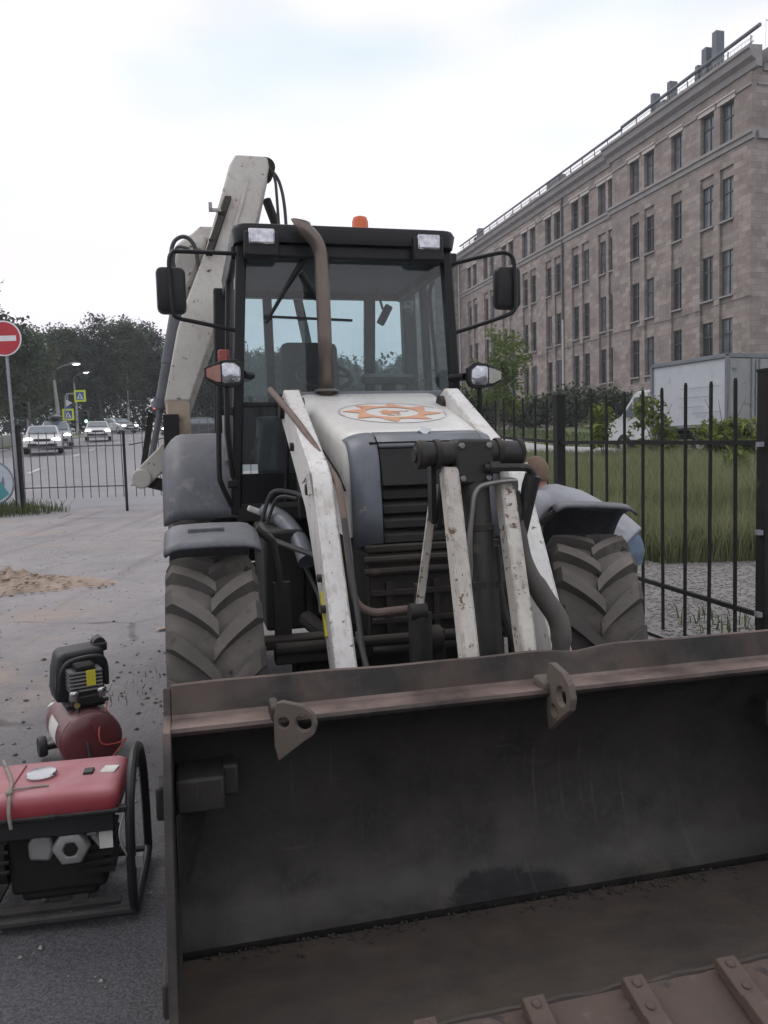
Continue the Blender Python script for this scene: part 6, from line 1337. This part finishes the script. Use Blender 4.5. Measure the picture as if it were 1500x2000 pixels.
# ---------------------------------------------------------------- petrol generator
def generator():
    r = empty('generator', (-.885, 2.63, 0), math.atan2(.08, .438)); tag(r, 'red-tanked petrol generator in a black tube frame beside the bucket', 'generator')
    Q = lambda mb, n, m, par=r, smooth=35, **k: mb.build(n, M[m], par, smooth, **k)
    W = .70; Dp = .46
    # frame: two end loops, bottom and top rails
    for x in (-.012, -W):
        b = MB(); pts = [(x, .02, .05), (x, .0, .12), (x, .01, .30), (x, .05, .42), (x, .17, .51), (x, .27, .52), (x, .36, .48), (x, .43, .36), (x, Dp, .10), (x, Dp - .04, .03), (x, .06, .025), (x, .02, .05)]
        b.tube(smoothcurve(pts, 4), .0165, 10, caps=False); Q(b, 'end_frame', 'black_paint')
    for y, z in ((.02, .035), (Dp - .01, .035)):
        b = MB(); b.tube([(-.012, y, z), (-W, y, z)], .0165, 10); Q(b, 'bottom_rail', 'black_dusty')
    b = MB(); b.bar((-.02, .03, .395), (-W, .03, .395), .03, .02); b.bar((-.02, Dp - .03, .395), (-W, Dp - .03, .395), .03, .02); Q(b, 'top_rail', 'black_dusty', bevel=.003)
    b = MB(); b.bar((-.06, .05, .06), (-W + .03, .05, .06), .04, .012); b.bar((-.2, .05, .062), (-.2, Dp, .062), .05, .012); b.bar((-.5, .05, .062), (-.5, Dp, .062), .05, .012); Q(b, 'base_plate', 'black_dusty')
    # tank
    b = MB(); secs = []
    for z, i in ((.392, .012), (.40, .004), (.44, .0), (.464, .004), (.475, .016), (.479, .04)):
        xl, xr, ya, yb = -W + .02 + i, -.045 - i, .005 + i, .335 - i; c = .03; ring = []
        for cx, cy, a0 in ((xr - c, ya + c, -90), (xr - c, yb - c, 0), (xl + c, yb - c, 90), (xl + c, ya + c, 180)):
            for k in range(5): a = R(a0 + k * 22.5); ring.append((cx + c * math.cos(a), cy + c * math.sin(a), z))
        secs.append(ring)
    b.loft(secs); T = Q(b, 'fuel_tank', 'red_paint', smooth=50)
    b = MB(); b.box((-.37, .17, .399), (W - .05, .34, .012)); Q(b, 'tank_flange', 'black_dusty', bevel=.003)
    b = MB(); b.lathe([(.028, 0), (.05, .002), (.052, .012), (.048, .018), (.02, .022), (.0, .0225)], Matrix.Translation((-.325, .175, .476)), 24); Q(b, 'filler_cap', 'chrome', T)
    b = MB(); b.box((-.165, .17, .482), (.034, .045, .012)); Q(b, 'fuel_gauge', 'black_plastic', T, bevel=.003)
    b = MB(); b.box((-.095, .18, .4805), (.05, .06, .003), Matrix.Rotation(-.2, 3, 'Z')); Q(b, 'sticker', 'white_label', T, 0)
    b = MB(); b.prism([(.055, .4785), (.075, .485), (.28, .485), (.30, .4785)], -W + .06, -.40, 'x'); Q(b, 'tank_rib', 'red_paint', T, bevel=.004)
    for x in (-.27, -.52): 
        b = MB(); b.box((x, .0, .402), (.05, .02, .012)); Q(b, 'tank_lug', 'black_dusty', T, bevel=.002)
    # control panel, engine, alternator
    b = MB(); b.box((-.37, .045, .355), (W - .09, .03, .075)); Q(b, 'front_panel', 'black_plastic', bevel=.006)
    b = MB(); b.box((-.27, .22, .22), (.32, .26, .26)); b.box((-.27, .2, .11), (.26, .2, .10)); Q(b, 'engine_block', 'engine_dark', bevel=.02)
    for k in range(5): b = MB(); b.box((-.14, .15, .16 + k * .03), (.12, .16, .012)); Q(b, 'cooling_fin', 'engine_dark', smooth=0)
    rot = Matrix.Translation((-.215, .062, .262)) @ Matrix.Rotation(R(90), 4, 'X')
    b = MB(); b.lathe([(.0, -.03), (.062, -.03), (.066, .0), (.060, .018), (.045, .022), (.026, .022), (.024, .012), (.0, .012)], rot, 6); s_ = Q(b, 'recoil_starter', 'alu', smooth=20, bevel=.005)
    b = MB(); b.lathe([(.0, .01), (.022, .01), (.022, .024), (.0, .026)], rot, 16); Q(b, 'starter_hub', 'engine_dark', s_)
    b = MB(); b.prism([(-.36, .22), (-.29, .21), (-.275, .25), (-.285, .30), (-.33, .315), (-.362, .28)], .075, .13, 'y'); Q(b, 'air_filter', 'alu', bevel=.012)
    b = MB(); b.box((-.10, .058, .285), (.045, .004, .075)); Q(b, 'label_plate', 'white_label', smooth=0)
    b = MB(); b.tube([(-.16, .055, .315), (-.13, .06, .31)], .014, 10); b.tube([(-.14, .06, .30), (-.12, .07, .26)], .012, 8); Q(b, 'spark_lead', 'alu')
    b = MB(); b.tube([(-.44, .2, .22), (-.64, .2, .22)], .12, 20); Q(b, 'alternator', 'black_dusty')
    for k in range(4): b = MB(); b.bar((-.42, .066, .30 - k * .035), (-.64, .066, .30 - k * .035), .01, .008); Q(b, 'grille_bar', 'black_dusty', smooth=0)
    # strap and handle
    b = MB(); b.tube(smoothcurve([(-.50, .36, .478), (-.46, .25, .492), (-.41, .12, .490), (-.392, .03, .482), (-.388, -.012, .44), (-.385, -.010, .38)], 6), .006, 6); b.tube(smoothcurve([(-.398, .05, .488), (-.34, .07, .484), (-.28, .075, .483)], 5), .004, 6); b.ell((-.395, .03, .488), (.014, .012, .010), 8, 6); Q(b, 'tie_strap', 'rope')
    b = MB(); b.tube(smoothcurve([(-.03, .02, .38), (-.045, .0, .32), (-.03, -.005, .26), (.0, .0, .2)], 5), .004, 6); b.box((.01, .01, .215), (.035, .03, .04)); Q(b, 'cable', 'alu')
generator()
# ---------------------------------------------------------------- air compressor
def compressor():
    ax_ = Vector((-.26, .42, 0)).normalized(); rz = math.atan2(ax_.y, ax_.x) - math.pi / 2
    r = empty('air_compressor', (-1.515, 3.95, 0), rz); r.scale = (.95, .95, .94); tag(r, 'dark red air compressor with black pump on its tank', 'compressor')   # local y runs back along the tank
    Q = lambda mb, n, m, par=r, smooth=35, **k: mb.build(n, M[m], par, smooth, **k)
    b = MB(); rr = .158; prof = [(.0, -.055)] + [(rr * math.sin(t), -.055 * math.cos(t)) for t in np.linspace(.15, math.pi / 2, 8)] + [(rr, .44)] + [(rr * math.cos(t), .44 + .055 * math.sin(t)) for t in np.linspace(.2, 1.45, 7)] + [(0, .495)]
    rot = Matrix.Translation((0, 0, .175)) @ Matrix.Rotation(R(-90), 4, 'X'); b.lathe(prof, rot, 36); T = Q(b, 'air_tank', 'dark_red', smooth=50)
    b = MB(); b.lathe([(rr + .002, .0), (rr + .004, .006), (rr + .002, .012)], rot, 36, caps=False); Q(b, 'weld_seam', 'dark_red', T)
    b = MB(); rot2 = rot; V = []
    for i in range(7):
        for y in (.14, .34): a = R(168 + i * 7); V.append(rot @ Vector(((rr + .0015) * math.cos(a), (rr + .0015) * math.sin(a), y)))
    b.add(V, [(2 * i, 2 * i + 1, 2 * i + 3, 2 * i + 2) for i in range(6)]); Q(b, 'tank_label', 'white_label', T)
    for s in (-1, 1):
        w = MB(); w.lathe([(.02, -.02), (.055, -.022), (.06, -.01), (.06, .01), (.055, .022), (.02, .02)], Matrix.Translation((s * .19, .40, .06)) @ Matrix.Rotation(R(90), 4, 'Y'), 20); Q(w, 'wheel', 'black_plastic')
    b = MB(); b.box((0, .03, .022), (.16, .03, .045)); Q(b, 'foot', 'black_plastic', bevel=.006)
    b = MB(); b.box((0, .40, .05), (.34, .03, .03)); Q(b, 'wheel_axle', 'black_plastic', bevel=.006)
    b = MB(); b.box((0.0, .22, .345), (.20, .26, .03)); Q(b, 'saddle_plate', 'black_plastic', bevel=.006)
    # pump: shroud, cylinder head, fins, handle
    b = MB(); secs = []
    for y, k in ((.16, .92), (.18, 1.0), (.34, 1.0), (.36, .9)):
        o = [(-.135, .36), (-.145, .42), (-.135, .53), (-.115, .615), (-.09, .632), (.10, .642), (.125, .62), (.13, .50), (.115, .38), (.06, .355)]
        secs.append([(x * k, y, .48 + (z - .48) * k) for x, z in o])
    b.loft(secs); S = Q(b, 'motor_shroud', 'black_plastic', smooth=40, bevel=.012)
    b = MB(); b.tube(smoothcurve([(-.125, .10, .44), (-.115, .09, .54), (-.075, .09, .595), (.02, .09, .61), (.09, .09, .60), (.115, .10, .55), (.118, .11, .44)], 6), .013, 10); Q(b, 'handle', 'black_plastic', S)
    b = MB(); b.tube([(.115, .22, .645), (.115, .30, .645)], .035, 14); b.tube([(.115, .22, .61), (.115, .22, .65)], .038, 14); Q(b, 'intake_filter', 'black_plastic', S)
    for k in range(6): b = MB(); b.box((.0, .11, .44 + k * .020), (.17, .12, .009)); Q(b, 'cooling_fin', 'alu', smooth=0)
    b = MB(); b.box((.0, .115, .475), (.12, .10, .15)); b.box((.0, .1, .565), (.10, .10, .03)); Q(b, 'cylinder_head', 'black_plastic', bevel=.01)
    b = MB(); b.box((.025, .048, .505), (.048, .01, .085)); Q(b, 'warning_label', 'yellow_tag', bevel=.002)
    for x in (-.065, .075): b = MB(); b.tube([(x, .06, .40), (x, .045, .435)], .026, 12); b.ell((x, .043, .438), (.026, .02, .012), 12, 6); Q(b, 'valve_cap', 'chrome')
    b = MB(); b.box((0, .09, .385), (.16, .10, .05)); b.tube([(-.07, .05, .375), (-.04, .04, .37)], .014, 8); b.tube([(.08, .05, .37), (.11, .05, .375)], .012, 8); Q(b, 'pressure_switch', 'black_plastic', bevel=.008)
    b = MB(); b.tube([(-.05, .045, .37), (-.058, .03, .37)], .016, 12); Q(b, 'brass_fitting', 'brass')
    b = MB(); b.tube(smoothcurve([(-.055, .05, .37), (-.05, .03, .30), (-.03, -.05, .18), (-.02, -.065, .05)], 6), .008, 7); Q(b, 'cord', 'hose')
    b = MB(); b.tube(smoothcurve([(.105, .05, .37), (.085, .02, .32), (.03, -.055, .24), (.04, -.07, .17), (.12, -.05, .15), (.175, -.02, .155), (.10, -.07, .10), (.05, -.075, .06)], 6), .0035, 6); Q(b, 'red_wire', 'red_wire')
M['brass'] = mat('brass', (.5, .38, .15), None, 5, .3, metal=.9)
compressor()
# ---------------------------------------------------------------- bending man
M['skin'] = mat('skin', (.46, .25, .19), (.40, .20, .155), 9, .55)
M['hair'] = mat('hair', (.22, .145, .095), (.15, .10, .07), 60, .8, bump=.5, bscale=180)
M['tshirt'] = mat('tshirt', (.40, .405, .43), (.33, .335, .36), 5, .9, bump=.5, bscale=7)
M['jeans'] = mat('jeans', (.14, .195, .265), (.10, .14, .20), 9, .9, bump=.15, bscale=200, spots=[((.24, .32, .42), 7, .58, .15, .9)])
M['shoe'] = mat('shoe', (.03, .03, .03), None, 5, .7)
def person():
    base = Vector((1.46, 4.95, terr(1.46, 4.95) - .012)); r = empty('person', base); tag(r, 'man in grey t-shirt and jeans bending over behind the loader tyre', 'person')
    lat = Vector((.49, .87, 0)).normalized()
    def w(p): return Vector(p) - base
    def ring(c, t, rl, rt, n=18, l=lat):
        t = Vector(t).normalized(); nn = t.cross(l).normalized(); l2 = nn.cross(t).normalized()
        return [Vector(c) - base + l2 * rl * math.cos(2 * math.pi * k / n) + nn * rt * math.sin(2 * math.pi * k / n) for k in range(n)]
    def limb(b, pts, rs, n=14): b.tube([w(p) for p in smoothcurve(pts, 4)], list(np.interp(np.linspace(0, len(pts) - 1, 4 * (len(pts) - 1) + 1), range(len(pts)), rs)), n)
    sp = [((1.475, 4.94, .93), .155, .115), ((1.455, 4.95, 1.0), .155, .115), ((1.36, 5.0, 1.10), .145, .105), ((1.21, 5.085, 1.185), .16, .11), ((1.07, 5.165, 1.235), .165, .10), ((1.015, 5.20, 1.265), .08, .07)]
    def torso(b, grow=0, sel=slice(None)):
        S = sp[sel]; secs = []
        for i, (c, a, t) in enumerate(S):
            d = Vector(S[min(i + 1, len(S) - 1)][0]) - Vector(S[max(i - 1, 0)][0]); secs.append(ring(c, d, a + grow, t + grow))
        b.loft(secs)
    shN, shF = Vector((1.045, 5.16, 1.225)) - lat * .185, Vector((1.045, 5.16, 1.225)) + lat * .185
    elN, elF = Vector((.83, 4.98, 1.03)), Vector((.86, 5.36, 1.03)); haN, haF = Vector((.62, 5.06, 1.165)), Vector((.62, 5.30, 1.165))
    hipN, hipF = Vector((1.465, 4.945, .90)) - lat * .09, Vector((1.465, 4.945, .90)) + lat * .09
    knN, knF = Vector((1.36, 4.83, .49)), Vector((1.44, 5.09, .49)); anN, anF = Vector((1.44, 4.79, .10)), Vector((1.53, 5.06, .10)); zg = base.z
    # body
    b = MB(); torso(b)
    hc = Vector((.998, 5.225, 1.405)); limb(b, [(1.03, 5.19, 1.25), (1.01, 5.21, 1.32), hc + Vector((.005, -.01, -.03))], [.062, .056, .062])
    b.ell(w(hc), (.084, .098, .112), 20, 14); look = Vector((-.45, .88, -.1)).normalized()
    b.ell(w(hc + look * .055 - Vector((0, 0, .045))), (.055, .06, .06), 14, 10); b.ell(w(hc + look * .102 - Vector((0, 0, .018))), (.014, .018, .022), 8, 6)
    side = look.cross(Vector((0, 0, 1))).normalized()
    for s in (-1, 1): b.ell(w(hc + side * s * .084 - Vector((0, 0, .012))), (.014, .02, .032), 8, 8)
    for sh, el, ha in ((shN, elN, haN), (shF, elF, haF)):
        limb(b, [sh, (sh + el) / 2, el, (el + ha) / 2, ha], [.058, .050, .043, .038, .027])
        d = (ha - el).normalized(); d = Vector((d.x, d.y, -.1)).normalized(); sd = d.cross(Vector((0, 0, 1))).normalized()
        b.tube([w(ha), w(ha + d * .045), w(ha + d * .085)], [.027, .036, .030], 10)
        for q, (off, ln) in enumerate(((-.027, .065), (-.009, .078), (.009, .074), (.027, .058))):
            p0 = ha + d * .08 + sd * off; b.tube([w(p0), w(p0 + d * ln * .55 - Vector((0, 0, .008))), w(p0 + d * ln - Vector((0, 0, .03)))], [.010, .0095, .008], 7)
        p0 = ha + d * .03 + sd * -.03; b.tube([w(p0), w(p0 + d * .03 - sd * .025), w(p0 + d * .06 - sd * .03 - Vector((0, 0, .012)))], [.012, .011, .009], 7)
    for hp, kn, an in ((hipN, knN, anN), (hipF, knF, anF)): limb(b, [hp, (hp + kn) / 2, kn, (kn + an) / 2 + Vector((.02, 0, .05)), an], [.09, .078, .056, .054, .038])
    def rem(o, v, it=6):
        m = o.modifiers.new('r', 'REMESH'); m.mode = 'VOXEL'; m.voxel_size = v; m.use_smooth_shade = True
        m = o.modifiers.new('c', 'SMOOTH'); m.iterations = it; m.factor = .5
    rem(b.build('body', M['skin'], r, 0), .009, 3)
    # t-shirt
    b = MB(); torso(b, .014, slice(1, 5)); S = [ring((1.50, 4.925, .955), (-.6, .3, .55), .178, .142), ring((1.465, 4.945, 1.0), (-.7, .35, .6), .172, .135), ring((1.40, 4.98, 1.075), (-.8, .4, .5), .165, .126)]; b.loft(S)
    S = [ring((1.09, 5.15, 1.232), (-.85, .45, .25), .17, .112), ring((1.04, 5.18, 1.252), (-.85, .45, .3), .13, .09), ring((1.01, 5.20, 1.268), (-.85, .45, .4), .085, .072)]; b.loft(S)
    for sh, el in ((shN, elN), (shF, elF)):
        m_ = (sh * 2 + el) / 3; limb(b, [sh.lerp(Vector((1.05, 5.16, 1.235)), .35), sh, m_, (sh + el) / 2], [.085, .076, .07, .068])
    for k in range(5): a = k / 4; p = Vector((1.47, 4.9, 1.09)) - lat * .1 + lat * .2 * a; b.tube([w(p + Vector((.03, -.02, -.03))), w(p + Vector((-.05, .03, .022)))], [.012, .008], 6)
    rem(b.build('t_shirt', M['tshirt'], r, 0), .011, 5)
    b = MB(); S = [ring((1.45, 4.955, 1.05), (-.3, .15, 1), .135, .105), ring((1.47, 4.945, .99), (0, 0, 1), .156, .128), ring((1.475, 4.94, .92), (0, 0, 1), .165, .138), ring((1.47, 4.94, .84), (0, 0, 1), .16, .125)]; b.loft(S)
    for hp, kn, an in ((hipN, knN, anN), (hipF, knF, anF)): limb(b, [hp, (hp + kn) / 2, kn, (kn + an) / 2 + Vector((.015, 0, .03)), an + Vector((0, 0, -.02))], [.108, .094, .076, .072, .066])
    rem(b.build('jeans', M['jeans'], r, 0), .011, 5)
    for an in (anN, anF):
        d = Vector((-.85, .3, 0)).normalized(); b = MB(); c = w((an.x, an.y, zg))
        b.ell(c + d * .06 + Vector((0, 0, .045)), (.13, .05, .048), 14, 8, Matrix.Rotation(math.atan2(d.y, d.x), 3, 'Z')); b.v = [(p[0], p[1], max(p[2], .006)) for p in b.v]; b.build('shoe', M['shoe'], r)
    b = MB(); b.ell(w(hc), (.089, .103, .117), 24, 16); v0 = [Vector(p) for p in b.v]; keep = []
    for f in b.f:
        c = sum((v0[i] for i in f), Vector()) / len(f) - w(hc)
        if c.z > .055 or (c.dot(look) < .03 and c.z > -.052 - .25 * min(0, c.dot(look)) * 0): keep.append(f)
    b.f = keep; b.build('hair', M['hair'], r, 60, solid=.004)
person()
# ---------------------------------------------------------------- thin dusk haze
hm_ = bpy.data.materials.new('haze'); hm_.use_nodes = True; hn = hm_.node_tree.nodes; hn.clear()
ho = hn.new('ShaderNodeOutputMaterial'); hv = hn.new('ShaderNodeVolumePrincipled'); hv.inputs['Color'].default_value = (.86, .90, .96, 1); hv.inputs['Density'].default_value = .0009; hv.inputs['Anisotropy'].default_value = 0
hm_.node_tree.links.new(hv.outputs[0], ho.inputs['Volume'])
b = MB(); b.box((0, 450, 13), (1500, 1600, 32)); hz = b.build('haze', hm_, None, 0); tag(hz, 'thin pale dusk haze in the air over the whole place', 'haze', kind='stuff')
